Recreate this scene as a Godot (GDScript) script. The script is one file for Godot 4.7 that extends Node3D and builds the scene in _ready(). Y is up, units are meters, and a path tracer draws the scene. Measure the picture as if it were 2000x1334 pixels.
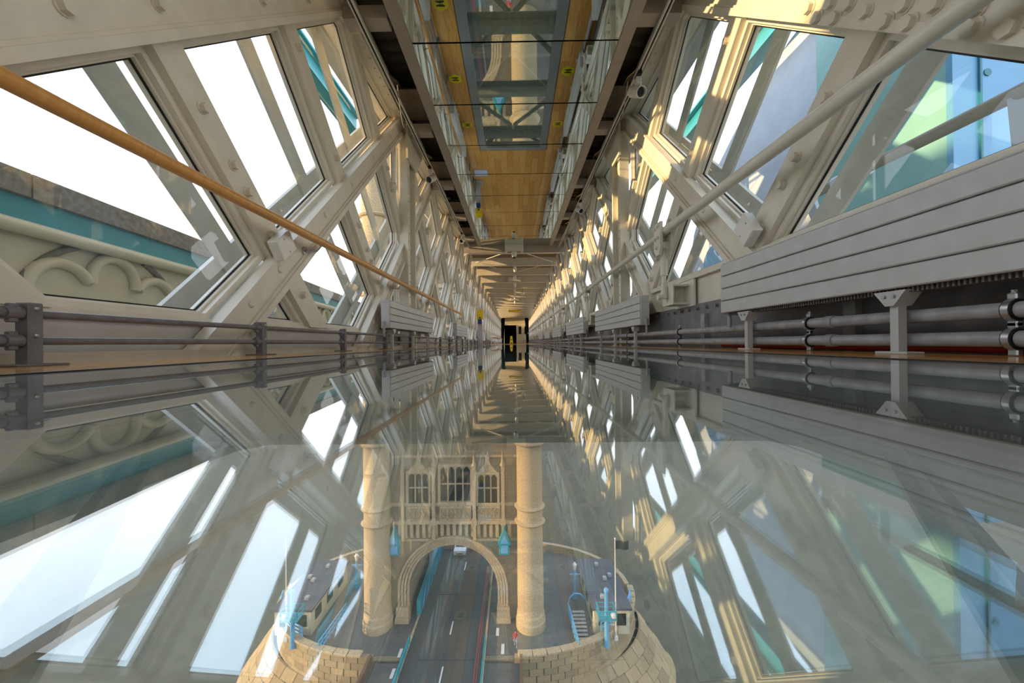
extends Node3D
# High-level bridge walkway seen from its glass floor. d = metres ahead of the camera (world -z), x across, y up.

const SL := 0.93          # rise over run of the lattice
const PITCH := 1.8        # lattice bay
const TOP := 2.95         # top chord underside
const HW := 0.14          # half width of a diagonal, measured along d
const WALL := 1.46

class MB:
	var v := PackedVector3Array()
	var n := PackedVector3Array()
	func tri(a: Vector3, b: Vector3, c: Vector3, hint: Vector3):
		var g := (c - a).cross(b - a)
		if g.length_squared() < 1e-16:
			return
		g = g.normalized()
		if g.dot(hint) < 0.0:
			g = -g
			v.append_array([a, c, b])
		else:
			v.append_array([a, b, c])
		n.append_array([g, g, g])
	func smooth(a: Vector3, b: Vector3, c: Vector3, na: Vector3, nb: Vector3, nc: Vector3):
		var g := (c - a).cross(b - a)
		if g.length_squared() < 1e-18:
			return
		if g.dot(na + nb + nc) < 0.0:
			v.append_array([a, c, b])
			n.append_array([na, nc, nb])
		else:
			v.append_array([a, b, c])
			n.append_array([na, nb, nc])
	func quad(a: Vector3, b: Vector3, c: Vector3, d: Vector3, hint: Vector3):
		tri(a, b, c, hint)
		tri(a, c, d, hint)
	func hexa(p: Array):          # 0-3 one face in order, 4-7 the opposite face in the same order
		var m := Vector3.ZERO
		for q in p:
			m += q
		m /= 8.0
		for f in [[0, 1, 2, 3], [4, 5, 6, 7], [0, 1, 5, 4], [1, 2, 6, 5], [2, 3, 7, 6], [3, 0, 4, 7]]:
			var c: Vector3 = (p[f[0]] + p[f[1]] + p[f[2]] + p[f[3]]) / 4.0
			quad(p[f[0]], p[f[1]], p[f[2]], p[f[3]], c - m)
	func box(c: Vector3, s: Vector3, b := Basis()):
		var h: Vector3 = s / 2.0
		var p := []
		for z in [-1, 1]:
			for q in [[-1, -1], [1, -1], [1, 1], [-1, 1]]:
				p.append(c + b * Vector3(q[0] * h.x, q[1] * h.y, z * h.z))
		hexa(p)
	func span(a: Vector3, b: Vector3):   # box between two corners
		box((a + b) / 2.0, (b - a).abs())
	func cbox(c: Vector3, s: Vector3, e: float, b := Basis()):   # chamfered box
		var h: Vector3 = s / 2.0
		for ax in 3:
			for sg in [-1.0, 1.0]:
				var u := (ax + 1) % 3
				var w := (ax + 2) % 3
				var q := []
				for k in [[-1, -1], [1, -1], [1, 1], [-1, 1]]:
					var p := Vector3.ZERO
					p[ax] = sg * h[ax]
					p[u] = k[0] * (h[u] - e)
					p[w] = k[1] * (h[w] - e)
					q.append(c + b * p)
				var nn := Vector3.ZERO
				nn[ax] = sg
				quad(q[0], q[1], q[2], q[3], b * nn)
		for ax in 3:
			var u := (ax + 1) % 3
			var w := (ax + 2) % 3
			for su in [-1.0, 1.0]:
				for sw in [-1.0, 1.0]:
					var q := []
					for k in [[-1, 0], [1, 0], [1, 1], [-1, 1]]:
						var p := Vector3.ZERO
						p[ax] = k[0] * (h[ax] - e)
						p[u] = su * (h[u] - (e if k[1] == 1 else 0.0))
						p[w] = sw * (h[w] - (0.0 if k[1] == 1 else e))
						q.append(c + b * p)
					var nn := Vector3.ZERO
					nn[u] = su
					nn[w] = sw
					quad(q[0], q[1], q[2], q[3], b * nn)
		for k in 8:
			var sx := 1.0 if k & 1 else -1.0
			var sy := 1.0 if k & 2 else -1.0
			var sz := 1.0 if k & 4 else -1.0
			tri(c + b * Vector3(sx * h.x, sy * (h.y - e), sz * (h.z - e)), c + b * Vector3(sx * (h.x - e), sy * h.y, sz * (h.z - e)), c + b * Vector3(sx * (h.x - e), sy * (h.y - e), sz * h.z), b * Vector3(sx, sy, sz))
	func bar(a: Vector3, b: Vector3, w: float, t: float, up := Vector3.UP):
		var z := (b - a).normalized()
		var x := up.cross(z)
		if x.length() < 1e-4:
			x = Vector3.RIGHT.cross(z)
		x = x.normalized()
		box((a + b) / 2.0, Vector3(w, t, a.distance_to(b)), Basis(x, z.cross(x), z))
	func prism(pts: PackedVector2Array, f0: Callable, f1: Callable):   # polygon between two maps Vector2 -> Vector3
		var m2 := Vector2.ZERO
		for p in pts:
			m2 += p
		m2 /= pts.size()
		var a: Vector3 = f0.call(m2)
		var b: Vector3 = f1.call(m2)
		var ids := Geometry2D.triangulate_polygon(pts)
		for i in range(0, ids.size(), 3):
			tri(f0.call(pts[ids[i]]), f0.call(pts[ids[i + 1]]), f0.call(pts[ids[i + 2]]), a - b)
			tri(f1.call(pts[ids[i]]), f1.call(pts[ids[i + 1]]), f1.call(pts[ids[i + 2]]), b - a)
		var cw := Geometry2D.is_polygon_clockwise(pts)
		for i in pts.size():
			var p := pts[i]
			var q := pts[(i + 1) % pts.size()]
			var e := q - p
			var o := Vector2(e.y, -e.x) * (-1.0 if cw else 1.0) * (0.001 / maxf(e.length(), 1e-6))
			var mid := (p + q) / 2.0
			quad(f0.call(p), f0.call(q), f1.call(q), f1.call(p), f0.call(mid + o) - f0.call(mid))
	func tube(pts: Array, r, seg := 10, caps := true):
		var rings := []
		var nrm := []
		var side := Vector3.ZERO
		for i in pts.size():
			var t: Vector3 = (pts[mini(i + 1, pts.size() - 1)] - pts[maxi(i - 1, 0)]).normalized()
			if i == 0:
				side = t.cross(Vector3.UP)
				if side.length() < 0.05:
					side = t.cross(Vector3.RIGHT)
			side = (side - t * side.dot(t)).normalized()
			var up := t.cross(side)
			var rr: float = r[i] if r is Array else r
			var ring := []
			var nn := []
			for k in seg:
				var o := side * cos(TAU * k / seg) + up * sin(TAU * k / seg)
				ring.append(pts[i] + o * rr)
				nn.append(o)
			rings.append(ring)
			nrm.append(nn)
		for i in pts.size() - 1:
			for k in seg:
				var l := (k + 1) % seg
				smooth(rings[i][k], rings[i][l], rings[i + 1][l], nrm[i][k], nrm[i][l], nrm[i + 1][l])
				smooth(rings[i][k], rings[i + 1][l], rings[i + 1][k], nrm[i][k], nrm[i + 1][l], nrm[i + 1][k])
		if caps:
			for e in [0, pts.size() - 1]:
				var t: Vector3 = (pts[0] - pts[1]) if e == 0 else (pts[-1] - pts[-2])
				for k in seg:
					tri(pts[e], rings[e][k], rings[e][(k + 1) % seg], t)
	func lathe(prof: Array, at: Vector3, axis := Vector3.UP, seg := 16):   # prof: Vector2(radius, height)
		var x := axis.cross(Vector3.FORWARD if absf(axis.y) > 0.9 else Vector3.UP).normalized()
		var z := axis.cross(x)
		for i in prof.size() - 1:
			var p: Vector2 = prof[i]
			var q: Vector2 = prof[i + 1]
			var e := (q - p).normalized()
			for k in seg:
				var d0 := x * cos(TAU * k / seg) + z * sin(TAU * k / seg)
				var d1 := x * cos(TAU * (k + 1) / seg) + z * sin(TAU * (k + 1) / seg)
				var n0 := (d0 * e.y - axis * e.x)
				var n1 := (d1 * e.y - axis * e.x)
				var a := at + d0 * p.x + axis * p.y
				var b := at + d1 * p.x + axis * p.y
				var c := at + d1 * q.x + axis * q.y
				var d := at + d0 * q.x + axis * q.y
				smooth(a, b, c, n0, n1, n1)
				smooth(a, c, d, n0, n1, n0)
	func hexbolt(at: Vector3, axis: Vector3, r: float, h: float):
		axis = axis.normalized()
		lathe([Vector2(r * 1.25, 0), Vector2(r * 1.25, h * 0.2), Vector2(0, h * 0.2)], at, axis, 12)
		var x := axis.cross(Vector3.UP if absf(axis.y) < 0.9 else Vector3.RIGHT).normalized()
		var z := axis.cross(x)
		for k in 6:
			var d0 := x * cos(TAU * k / 6) + z * sin(TAU * k / 6)
			var d1 := x * cos(TAU * (k + 1) / 6) + z * sin(TAU * (k + 1) / 6)
			quad(at + d0 * r, at + d1 * r, at + d1 * r + axis * h, at + d0 * r + axis * h, d0 + d1)
			tri(at + axis * h, at + d0 * r + axis * h, at + d1 * r + axis * h, axis)
	func dome(at: Vector3, axis: Vector3, r: float, h: float, seg := 8):
		lathe([Vector2(r, 0), Vector2(r * 0.85, h * 0.55), Vector2(r * 0.5, h * 0.9), Vector2(0.0, h)], at, axis.normalized(), seg)
	func mesh() -> ArrayMesh:
		var arr := []
		arr.resize(Mesh.ARRAY_MAX)
		arr[Mesh.ARRAY_VERTEX] = v
		arr[Mesh.ARRAY_NORMAL] = n
		var m := ArrayMesh.new()
		m.add_surface_from_arrays(Mesh.PRIMITIVE_TRIANGLES, arr)
		return m

var M := {}
var taken := {}
var rng := RandomNumberGenerator.new()

func P(x, y, d) -> Vector3:
	return Vector3(x, y, -d)

func numbered(called: String) -> String:
	if not taken.has(called):
		taken[called] = 0
		return called
	taken[called] += 1
	return "%s_%03d" % [called, taken[called]]

func thing(called, label, category, at := Vector3.ZERO, group := "", kind := "") -> Node3D:
	var o := Node3D.new()
	o.name = numbered(called)
	add_child(o)
	o.position = at
	o.set_meta("label", label)
	o.set_meta("category", category)
	if group != "":
		o.set_meta("group", group)
	if kind != "":
		o.set_meta("kind", kind)
	return o

func base_of(o: Node3D) -> Vector3:
	var b := Vector3.ZERO
	while o != self and o != null:
		b += o.position
		o = o.get_parent() as Node3D
	return b

# commits world-space geometry as a part of parent
func part(parent: Node3D, called: String, mb: MB, mat: Material, kind := "", label := "") -> MeshInstance3D:
	var b := base_of(parent)
	if b != Vector3.ZERO:
		for i in mb.v.size():
			mb.v[i] -= b
	return place(parent, called, mb.mesh(), mat, Transform3D(), kind, label)

func place(parent: Node3D, called: String, mesh: Mesh, mat: Material, t := Transform3D(), kind := "", label := "") -> MeshInstance3D:
	var o := MeshInstance3D.new()
	o.name = called
	o.mesh = mesh
	o.material_override = mat
	o.transform = t
	if kind != "":
		o.set_meta("kind", kind)
	if label != "":
		o.set_meta("label", label)
	parent.add_child(o, true)
	return o

func copy_of(o: Node3D, at: Vector3, label: String) -> Node3D:
	var c: Node3D = o.duplicate()
	c.name = numbered(String(o.name).rstrip("0123456789").trim_suffix("_"))
	add_child(c)
	c.position = at
	c.set_meta("label", label)
	return c

# ---------------------------------------------------------------- materials
func noise_image(size: int, freq: float, seed_: int, c0: Color, c1: Color, stretch := Vector2.ONE, octaves := 4, power := 1.0) -> ImageTexture:
	var f := FastNoiseLite.new()
	f.seed = seed_
	f.frequency = freq
	f.fractal_octaves = octaves
	var g := f.get_seamless_image(int(size * stretch.x), int(size * stretch.y), false, false, 0.15)
	g.resize(size, size, Image.INTERPOLATE_BILINEAR)
	var im := Image.create(size, size, false, Image.FORMAT_RGB8)
	for y in size:
		for x in size:
			im.set_pixel(x, y, c0.lerp(c1, pow(g.get_pixel(x, y).r, power)))
	return ImageTexture.create_from_image(im)

func mat(called: String, c: Color, rough := 0.6, metal := 0.0, tex: Texture2D = null, scale := 1.0) -> StandardMaterial3D:
	var m := StandardMaterial3D.new()
	m.resource_name = called
	m.albedo_color = c
	m.roughness = rough
	m.metallic = metal
	if tex:
		m.albedo_texture = tex
		m.uv1_triplanar = true
		m.uv1_world_triplanar = true
		m.uv1_scale = Vector3.ONE * scale
	M[called] = m
	return m

func materials():
	var paint := noise_image(256, 0.02, 3, Color(0.93, 0.93, 0.92), Color(1, 1, 1), Vector2.ONE, 5)
	var worn := noise_image(256, 0.03, 5, Color(0.78, 0.78, 0.78), Color(1, 1, 1), Vector2.ONE, 5)
	var stone := noise_image(256, 0.05, 11, Color(0.70, 0.66, 0.60), Color(1, 1, 1), Vector2.ONE, 5)
	var grain := noise_image(256, 0.035, 7, Color(0.86, 0.82, 0.75), Color(1, 1, 1), Vector2(4.0, 0.35), 4)
	mat("cream_steel", Color(0.90, 0.875, 0.815), 0.42, 0.0, paint, 0.9)
	mat("cream_frame", Color(0.91, 0.885, 0.83), 0.4, 0.0, paint, 1.3)
	mat("white_tube", Color(0.91, 0.895, 0.85), 0.32, 0.0, paint, 1.0)
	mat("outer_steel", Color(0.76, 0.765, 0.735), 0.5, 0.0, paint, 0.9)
	mat("shadow_gap", Color(0.16, 0.15, 0.14), 0.9)
	mat("panel_grey", Color(0.78, 0.76, 0.74), 0.5, 0.0, paint, 0.8)
	mat("girder_grey", Color(0.53, 0.52, 0.53), 0.42, 0.0, worn, 0.9)
	mat("radiator_grey", Color(0.78, 0.785, 0.785), 0.35, 0.0, paint, 1.6)
	mat("pipe_grey", Color(0.68, 0.68, 0.69), 0.35, 0.0, worn, 1.5)
	mat("rail_grey", Color(0.50, 0.49, 0.51), 0.42, 0.0, worn, 2.0)
	mat("zinc", Color(0.72, 0.73, 0.74), 0.3, 0.8)
	mat("rubber", Color(0.05, 0.05, 0.055), 0.7)
	mat("red_pipe", Color(0.62, 0.10, 0.08), 0.45)
	mat("hand_wood", Color(0.88, 0.65, 0.36), 0.28, 0.0, noise_image(256, 0.04, 21, Color(0.88, 0.85, 0.80), Color(1, 1, 1), Vector2(4.0, 0.35), 3), 1.2)
	for k in 3:
		var c: Color = [Color(0.92, 0.72, 0.43), Color(0.89, 0.68, 0.39), Color(0.86, 0.65, 0.37)][k]
		mat("plank%d" % k, c, 0.12, 0.0, grain, 0.8)
	mat("metal_frame", Color(0.55, 0.57, 0.58), 0.08, 0.0)
	mat("sill_black", Color(0.03, 0.03, 0.035), 0.5)
	mat("mirror", Color(0.83, 0.86, 0.83), 0.015, 1.0)
	mat("deck_dark", Color(0.30, 0.26, 0.22), 0.7, 0.0, worn, 1.0)
	mat("filler_brown", Color(0.42, 0.37, 0.31), 0.7, 0.0, worn, 1.0)
	mat("soffit_grey", Color(0.67, 0.63, 0.59), 0.5, 0.0, paint, 0.8)
	mat("roof_board", Color(0.52, 0.44, 0.36), 0.7, 0.0, paint, 0.8)
	mat("under_steel", Color(0.66, 0.72, 0.67), 0.45, 0.0, worn, 1.0)
	mat("sticker_yellow", Color(0.86, 0.80, 0.04), 0.35)
	mat("ink_black", Color(0.035, 0.035, 0.035), 0.5)
	mat("lamp_white", Color(0.87, 0.86, 0.83), 0.35)
	mat("plastic_grey", Color(0.62, 0.62, 0.61), 0.5)
	mat("navy_cloth", Color(0.05, 0.06, 0.10), 0.9)
	mat("door_cream", Color(0.80, 0.75, 0.60), 0.5)
	mat("sign_yellow", Color(0.90, 0.78, 0.06), 0.45)
	mat("blue_plastic", Color(0.12, 0.20, 0.42), 0.4)
	mat("teal", Color(0.16, 0.58, 0.64), 0.4, 0.0, paint, 0.5)
	mat("teal_deep", Color(0.10, 0.47, 0.54), 0.4, 0.0, paint, 0.5)
	mat("sky_blue_paint", Color(0.40, 0.66, 0.84), 0.4, 0.0, paint, 0.5)
	mat("tie_teal", Color(0.52, 0.74, 0.75), 0.4, 0.0, paint, 0.5)
	mat("strut_grey", Color(0.55, 0.54, 0.49), 0.5)
	mat("pale_blue_paint", Color(0.74, 0.79, 0.87), 0.4, 0.0, paint, 0.5)
	mat("cast_cream", Color(0.80, 0.78, 0.68), 0.5, 0.0, paint, 0.7)
	mat("coping_stone", Color(0.55, 0.55, 0.53), 0.8, 0.0, stone, 1.2)
	mat("tower_stone", Color(0.80, 0.73, 0.60), 0.85, 0.0, stone, 0.35)
	mat("rubble_stone", Color(0.70, 0.64, 0.53), 0.9, 0.0, noise_image(256, 0.09, 17, Color(0.55, 0.52, 0.48), Color(1, 1, 1), Vector2.ONE, 2), 0.25)
	for k in 3:
		mat("block%d" % k, [Color(0.74, 0.67, 0.52), Color(0.68, 0.61, 0.48), Color(0.78, 0.70, 0.55)][k], 0.85, 0.0, stone, 0.4)
	mat("window_dark", Color(0.07, 0.075, 0.08), 0.12)
	mat("asphalt", Color(0.27, 0.27, 0.28), 0.85, 0.0, worn, 0.25)
	mat("footway", Color(0.43, 0.41, 0.39), 0.85, 0.0, worn, 0.3)
	mat("road_white", Color(0.86, 0.86, 0.84), 0.7)
	mat("road_red", Color(0.62, 0.22, 0.22), 0.7)
	mat("car_white", Color(0.85, 0.86, 0.87), 0.2)
	mat("cabin_roof", Color(0.36, 0.37, 0.40), 0.8, 0.0, worn, 0.4)
	mat("river", Color(0.36, 0.35, 0.28), 0.5, 0.0, worn, 0.05).metallic_specular = 0.25
	mat("red_cloth", Color(0.66, 0.16, 0.17), 0.8)
	mat("pale_cloth", Color(0.60, 0.63, 0.68), 0.8)
	mat("skin", Color(0.74, 0.52, 0.42), 0.6)
	mat("hair", Color(0.10, 0.07, 0.05), 0.7)
	mat("tyre", Color(0.04, 0.04, 0.04), 0.8)
	mat("timber_brown", Color(0.38, 0.25, 0.17), 0.7)
	# glass
	var g := mat("window_glass", Color(0.86, 0.93, 0.93, 0.03), 0.0)
	g.transparency = BaseMaterial3D.TRANSPARENCY_ALPHA
	g = mat("floor_glass", Color(0.66, 0.76, 0.76, 0.12), 0.0)
	g.transparency = BaseMaterial3D.TRANSPARENCY_ALPHA
	# solar coating of the laminate: a faint mirror film that lets most light through
	var im := Image.create(64, 64, false, Image.FORMAT_RGBA8)
	im.fill(Color(1, 1, 1, 1))
	g = mat("glass_coating", Color(0.81, 0.90, 0.925, 0.37), 0.0, 1.0)
	g.albedo_texture = ImageTexture.create_from_image(im)
	g.transparency = BaseMaterial3D.TRANSPARENCY_ALPHA

# ---------------------------------------------------------------- camera, sky, sun
func view_and_light():
	var cam := Camera3D.new()
	cam.name = "camera"
	cam.fov = rad_to_deg(2.0 * atan(667.0 / 740.0))
	cam.near = 0.01
	cam.far = 2000.0
	cam.position = Vector3(0, 0.05, 0)
	cam.basis = Basis(Vector3.UP, atan(6.0 / 740.0)) * Basis(Vector3.RIGHT, atan(3.0 / 740.0)) * Basis(Vector3.BACK, deg_to_rad(-0.6))
	add_child(cam)
	cam.current = true
	var sky := ProceduralSkyMaterial.new()
	sky.sky_top_color = Color(0.74, 0.82, 0.92)
	sky.sky_horizon_color = Color(1.0, 0.985, 0.955)
	sky.sky_curve = 0.35
	sky.ground_horizon_color = Color(0.62, 0.60, 0.56)
	sky.ground_bottom_color = Color(0.36, 0.36, 0.30)
	sky.sky_energy_multiplier = 1.4
	sky.ground_energy_multiplier = 0.8
	sky.sun_angle_max = 20.0
	var s := Sky.new()
	s.sky_material = sky
	var e := Environment.new()
	e.background_mode = Environment.BG_SKY
	e.sky = s
	e.ambient_light_source = Environment.AMBIENT_SOURCE_SKY
	e.tonemap_mode = Environment.TONE_MAPPER_LINEAR
	e.tonemap_exposure = 1.52
	e.sdfgi_enabled = true
	e.ssao_enabled = true
	e.ssil_enabled = true
	var w := WorldEnvironment.new()
	w.name = "world_environment"
	w.environment = e
	add_child(w)
	var sun := DirectionalLight3D.new()
	sun.name = "sun"
	sun.light_color = Color(1.0, 0.83, 0.58)
	sun.light_energy = 2.0
	sun.light_angular_distance = 0.6
	sun.shadow_enabled = true
	add_child(sun)
	var az := deg_to_rad(11.0)
	var from := Vector3(-cos(az), tan(deg_to_rad(7.0)), sin(az)).normalized()
	sun.look_at_from_position(from * 50.0, Vector3.ZERO)

# ---------------------------------------------------------------- side walls
func slash(k: int, y: float) -> float:
	return 1.8 + PITCH * k + y / SL

func back(j: int, y: float) -> float:
	return 2.2 + PITCH * j - (y - 0.8) / SL

func band(line: Callable, k: int, o0: float, o1: float, y0: float, y1: float) -> PackedVector2Array:
	return PackedVector2Array([Vector2(line.call(k, y0) + o0, y0), Vector2(line.call(k, y0) + o1, y0), Vector2(line.call(k, y1) + o1, y1), Vector2(line.call(k, y1) + o0, y1)])

func wall_prism(mb: MB, pts: PackedVector2Array, x0: float, x1: float):
	mb.prism(pts, func(p): return P(x0, p.y, p.x), func(p): return P(x1, p.y, p.x))

func inset(poly: PackedVector2Array, by: float) -> PackedVector2Array:
	var r := Geometry2D.offset_polygon(poly, -by, Geometry2D.JOIN_MITER)
	return r[0] if r.size() > 0 else PackedVector2Array()

func tidy(poly: PackedVector2Array) -> PackedVector2Array:
	var out := PackedVector2Array()
	for p in poly:
		if out.is_empty() or out[-1].distance_to(p) > 0.004:
			out.append(p)
	if out.size() > 1 and out[0].distance_to(out[-1]) < 0.004:
		out.remove_at(out.size() - 1)
	return out

func side_wall(s: int):
	var on_wood := s < 0
	var y0 := 0.0 if on_wood else 0.35
	var sill := 0.18 if on_wood else 0.60
	var wall := thing("wall_left" if on_wood else "wall_right", "cream riveted lattice wall with diamond windows, %s side" % ("wooden handrail" if on_wood else "white tube handrail"), "wall", Vector3(s * WALL, 0, -5), "", "structure")
	var far_d := 40.0
	# top chord and sill
	var mb := MB.new()
	mb.span(P(s * 1.40, 2.93, -4), P(s * 1.56, 3.10, far_d))
	mb.span(P(s * 1.375, 2.96, -4), P(s * 1.40, 3.09, far_d))
	part(wall, "top_chord", mb, M.cream_steel)
	mb = MB.new()
	var d := 1.2
	while d < 15.0:
		mb.dome(P(s * 1.375, 3.0, d), Vector3(-s, 0, 0), 0.014, 0.011, 6)
		mb.dome(P(s * 1.43, 2.93, d + 0.07), Vector3(0, -1, 0), 0.014, 0.011, 6)
		d += 0.14
	part(wall, "rivet_row", mb, M.cream_steel, "stuff")
	mb = MB.new()
	mb.span(P(s * 1.56, 2.93, -4), P(s * 1.70, 3.35, far_d))
	part(wall, "eaves_panel", mb, M.cream_steel)
	if on_wood:
		mb = MB.new()
		mb.span(P(s * 1.52, -0.25, -4), P(s * 1.66, sill, far_d))
		part(wall, "dado_panel", mb, M.panel_grey)
		mb = MB.new()
		mb.span(P(s * 1.495, sill - 0.03, -4), P(s * 1.525, sill + 0.004, far_d))
		part(wall, "sill_rail", mb, M.cream_frame)
		mb = MB.new()
		mb.span(P(s * 1.44, 0.0, -4), P(s * 1.56, 0.035, far_d))
		part(wall, "foot_angle", mb, M.cream_steel)
	else:
		mb = MB.new()
		mb.span(P(s * 1.475, -0.25, -4), P(s * 1.50, 0.35, far_d))
		part(wall, "girder_plate", mb, M.girder_grey, "", "dark grey steel girder plate")
		mb = MB.new()
		mb.span(P(s * 1.50, -0.25, -4), P(s * 1.66, sill, far_d))
		part(wall, "apron_panel", mb, M.cream_steel)
		mb = MB.new()
		mb.span(P(s * 1.465, sill - 0.035, -4), P(s * 1.505, sill + 0.004, far_d))
		part(wall, "sill_rail", mb, M.cream_frame)
		var j0 := 2.62
		var bm := MB.new()
		bm.hexbolt(Vector3.ZERO, Vector3(-s, 0, 0), 0.013, 0.022)
		var bolt_mesh := bm.mesh()
		while j0 < 9.0:
			place(wall, "girder_bolt", bolt_mesh, M.girder_grey, Transform3D(Basis(), P(s * 1.475, 0.31, j0) - wall.position))
			j0 += 0.145 if j0 < 4.2 else 0.3
		for e in [[1.9, 0.05], [2.05, 0.05], [2.3, 0.04], [1.55, 0.29], [2.1, 0.29], [2.25, 0.29]]:
			place(wall, "girder_bolt", bolt_mesh, M.girder_grey, Transform3D(Basis(), P(s * 1.475, e[1], e[0]) - wall.position))
		for q in [1.02, 1.62, 2.9, 4.6]:
			mb = MB.new()
			mb.span(P(s * 1.445, 0.0, q), P(s * 1.475, 0.26, q + 0.06))
			part(wall, "stiffener", mb, M.pipe_grey)
	# foot bolts and diagonals
	var bolt := MB.new()
	bolt.hexbolt(Vector3.ZERO, Vector3(-s, 0, 0), 0.023, 0.030)
	var hex_mesh := bolt.mesh()
	var dm := MB.new()
	dm.dome(Vector3.ZERO, Vector3(-s, 0, 0), 0.024, 0.016, 10)
	var dome_mesh := dm.mesh()
	for k in range(-3, 22):
		if slash(k, TOP) < -3.5:
			continue
		mb = MB.new()
		wall_prism(mb, band(slash, k, -HW, HW, y0, TOP), s * 1.45, s * 1.50)
		wall_prism(mb, band(slash, k, -HW + 0.05, HW - 0.05, y0, TOP), s * 1.50, s * 1.60)
		wall_prism(mb, band(slash, k, HW - 0.055, HW, y0, TOP), s * 1.42, s * 1.45)
		wall_prism(mb, band(slash, k, HW - 0.075, HW - 0.055, y0, TOP), s * 1.435, s * 1.45)
		wall_prism(mb, band(slash, k, -HW, -HW + 0.022, y0, TOP), s * 1.432, s * 1.45)
		var o := part(wall, "diagonal_beam", mb, M.cream_steel)
		if k < 3:
			for y in ([0.28, 0.52, 1.05, 1.5, 2.0, 2.5] if k >= 0 else [0.85, 1.15, 1.45, 2.05, 2.5]):
				if y > y0 + 0.1 and not (s > 0 and k == -1 and y < 1.6):
					place(o, "rivet", dome_mesh if k >= 0 or s > 0 else hex_mesh, M.cream_steel, Transform3D(Basis(), P(s * 1.45, y, slash(k, y) - 0.03) - base_of(o)))
	for j in range(-2, 24):
		if back(j, 0) > far_d + 3.4:
			continue
		mb = MB.new()
		var t := TOP if j > 0 else minf(TOP, 2.95)
		var ys := sill if on_wood else y0
		wall_prism(mb, band(back, j, -HW, -0.010, ys, t), s * 1.475, s * 1.54)
		wall_prism(mb, band(back, j, 0.010, HW, ys, t), s * 1.485, s * 1.54)
		wall_prism(mb, band(back, j, -0.010, 0.010, ys, t), s * 1.50, s * 1.54)
		var o := part(wall, "lattice_strap", mb, M.cream_steel)
		if j < 3:
			for y in [1.18, 1.0, 0.9, 0.72, 1.6, 2.1, 0.4]:
				place(o, "bolt", hex_mesh, M.cream_steel, Transform3D(Basis(), P(s * 1.475, y, back(j, y) - 0.012) - base_of(o)))
	# outer lattice
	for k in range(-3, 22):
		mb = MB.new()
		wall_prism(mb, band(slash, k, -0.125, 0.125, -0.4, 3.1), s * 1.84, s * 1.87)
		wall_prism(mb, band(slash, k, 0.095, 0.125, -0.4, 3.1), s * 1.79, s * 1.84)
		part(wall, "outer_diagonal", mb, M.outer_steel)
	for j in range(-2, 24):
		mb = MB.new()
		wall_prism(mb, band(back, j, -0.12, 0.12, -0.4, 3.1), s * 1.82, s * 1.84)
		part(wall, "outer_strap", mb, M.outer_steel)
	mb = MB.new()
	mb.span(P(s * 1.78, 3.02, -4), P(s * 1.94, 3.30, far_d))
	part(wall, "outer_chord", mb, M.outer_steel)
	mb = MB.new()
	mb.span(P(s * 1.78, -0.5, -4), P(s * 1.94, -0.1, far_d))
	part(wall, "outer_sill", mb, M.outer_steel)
	# main post
	mb = MB.new()
	mb.span(P(s * 1.38, 0.0, 4.92), P(s * 1.50, TOP + 0.1, 5.02))
	mb.span(P(s * 1.43, 0.0, 5.02), P(s * 1.50, TOP + 0.1, 5.20))
	mb.span(P(s * 1.36, 0.0, 5.20), P(s * 1.50, TOP + 0.1, 5.24))
	var post := part(wall, "post", mb, M.cream_steel)
	mb = MB.new()
	d = 0.3
	while d < 2.9:
		mb.dome(P(s * 1.43, d, 5.17), Vector3(-s, 0, 0), 0.014, 0.012, 6)
		mb.dome(P(s * 1.38, d + 0.05, 4.97), Vector3(-s, 0, 0), 0.014, 0.012, 6)
		d += 0.105
	part(post, "rivet_row", mb, M.cream_steel, "stuff")
	mb = MB.new()
	wall_prism(mb, PackedVector2Array([Vector2(4.86, 2.45), Vector2(5.3, 2.45), Vector2(5.62, 2.8), Vector2(5.62, 2.95), Vector2(4.86, 2.95)]), s * 1.355, s * 1.38)
	part(post, "gusset", mb, M.cream_steel)
	# windows: the cells of the lattice
	var area := PackedVector2Array([Vector2(-3.6, sill), Vector2(far_d, sill), Vector2(far_d, 2.93), Vector2(-3.6, 2.93)])
	var post_rect := PackedVector2Array([Vector2(4.9, 0), Vector2(5.26, 0), Vector2(5.26, 3), Vector2(4.9, 3)])
	for k in range(-4, 22):
		var strip := PackedVector2Array([Vector2(slash(k, -1) + HW, -1), Vector2(slash(k + 1, -1) - HW, -1), Vector2(slash(k + 1, 4) - HW, 4), Vector2(slash(k, 4) + HW, 4)])
		for r in Geometry2D.intersect_polygons(strip, area):
			for j in range(-4, 26):
				var cut := PackedVector2Array([Vector2(back(j, -1) + HW, -1), Vector2(back(j + 1, -1) - HW, -1), Vector2(back(j + 1, 4) - HW, 4), Vector2(back(j, 4) + HW, 4)])
				for q in Geometry2D.intersect_polygons(r, cut):
					var pieces := Geometry2D.clip_polygons(q, post_rect)
					for c in pieces:
						window(wall, s, tidy(c))
	# junction boxes at the crossings
	for e in [[2.30, 0.66]]:
		mb = MB.new()
		var t := Basis(Vector3.RIGHT, deg_to_rad(45.0 + (8.0 if s > 0 else -6.0)))
		mb.cbox(P(s * 1.415, e[1] + (0.06 if s > 0 else 0.0), e[0]), Vector3(0.06, 0.13, 0.17), 0.006, t)
		var jb := part(wall, "junction_box", mb, M.lamp_white)
		mb = MB.new()
		mb.dome(P(s * 1.384, e[1] + 0.03 + (0.06 if s > 0 else 0.0), e[0] - 0.03), Vector3(-s, 0, 0), 0.006, 0.004, 6)
		mb.dome(P(s * 1.384, e[1] - 0.03 + (0.06 if s > 0 else 0.0), e[0] + 0.03), Vector3(-s, 0, 0), 0.006, 0.004, 6)
		part(jb, "screw", mb, M.zinc)
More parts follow.
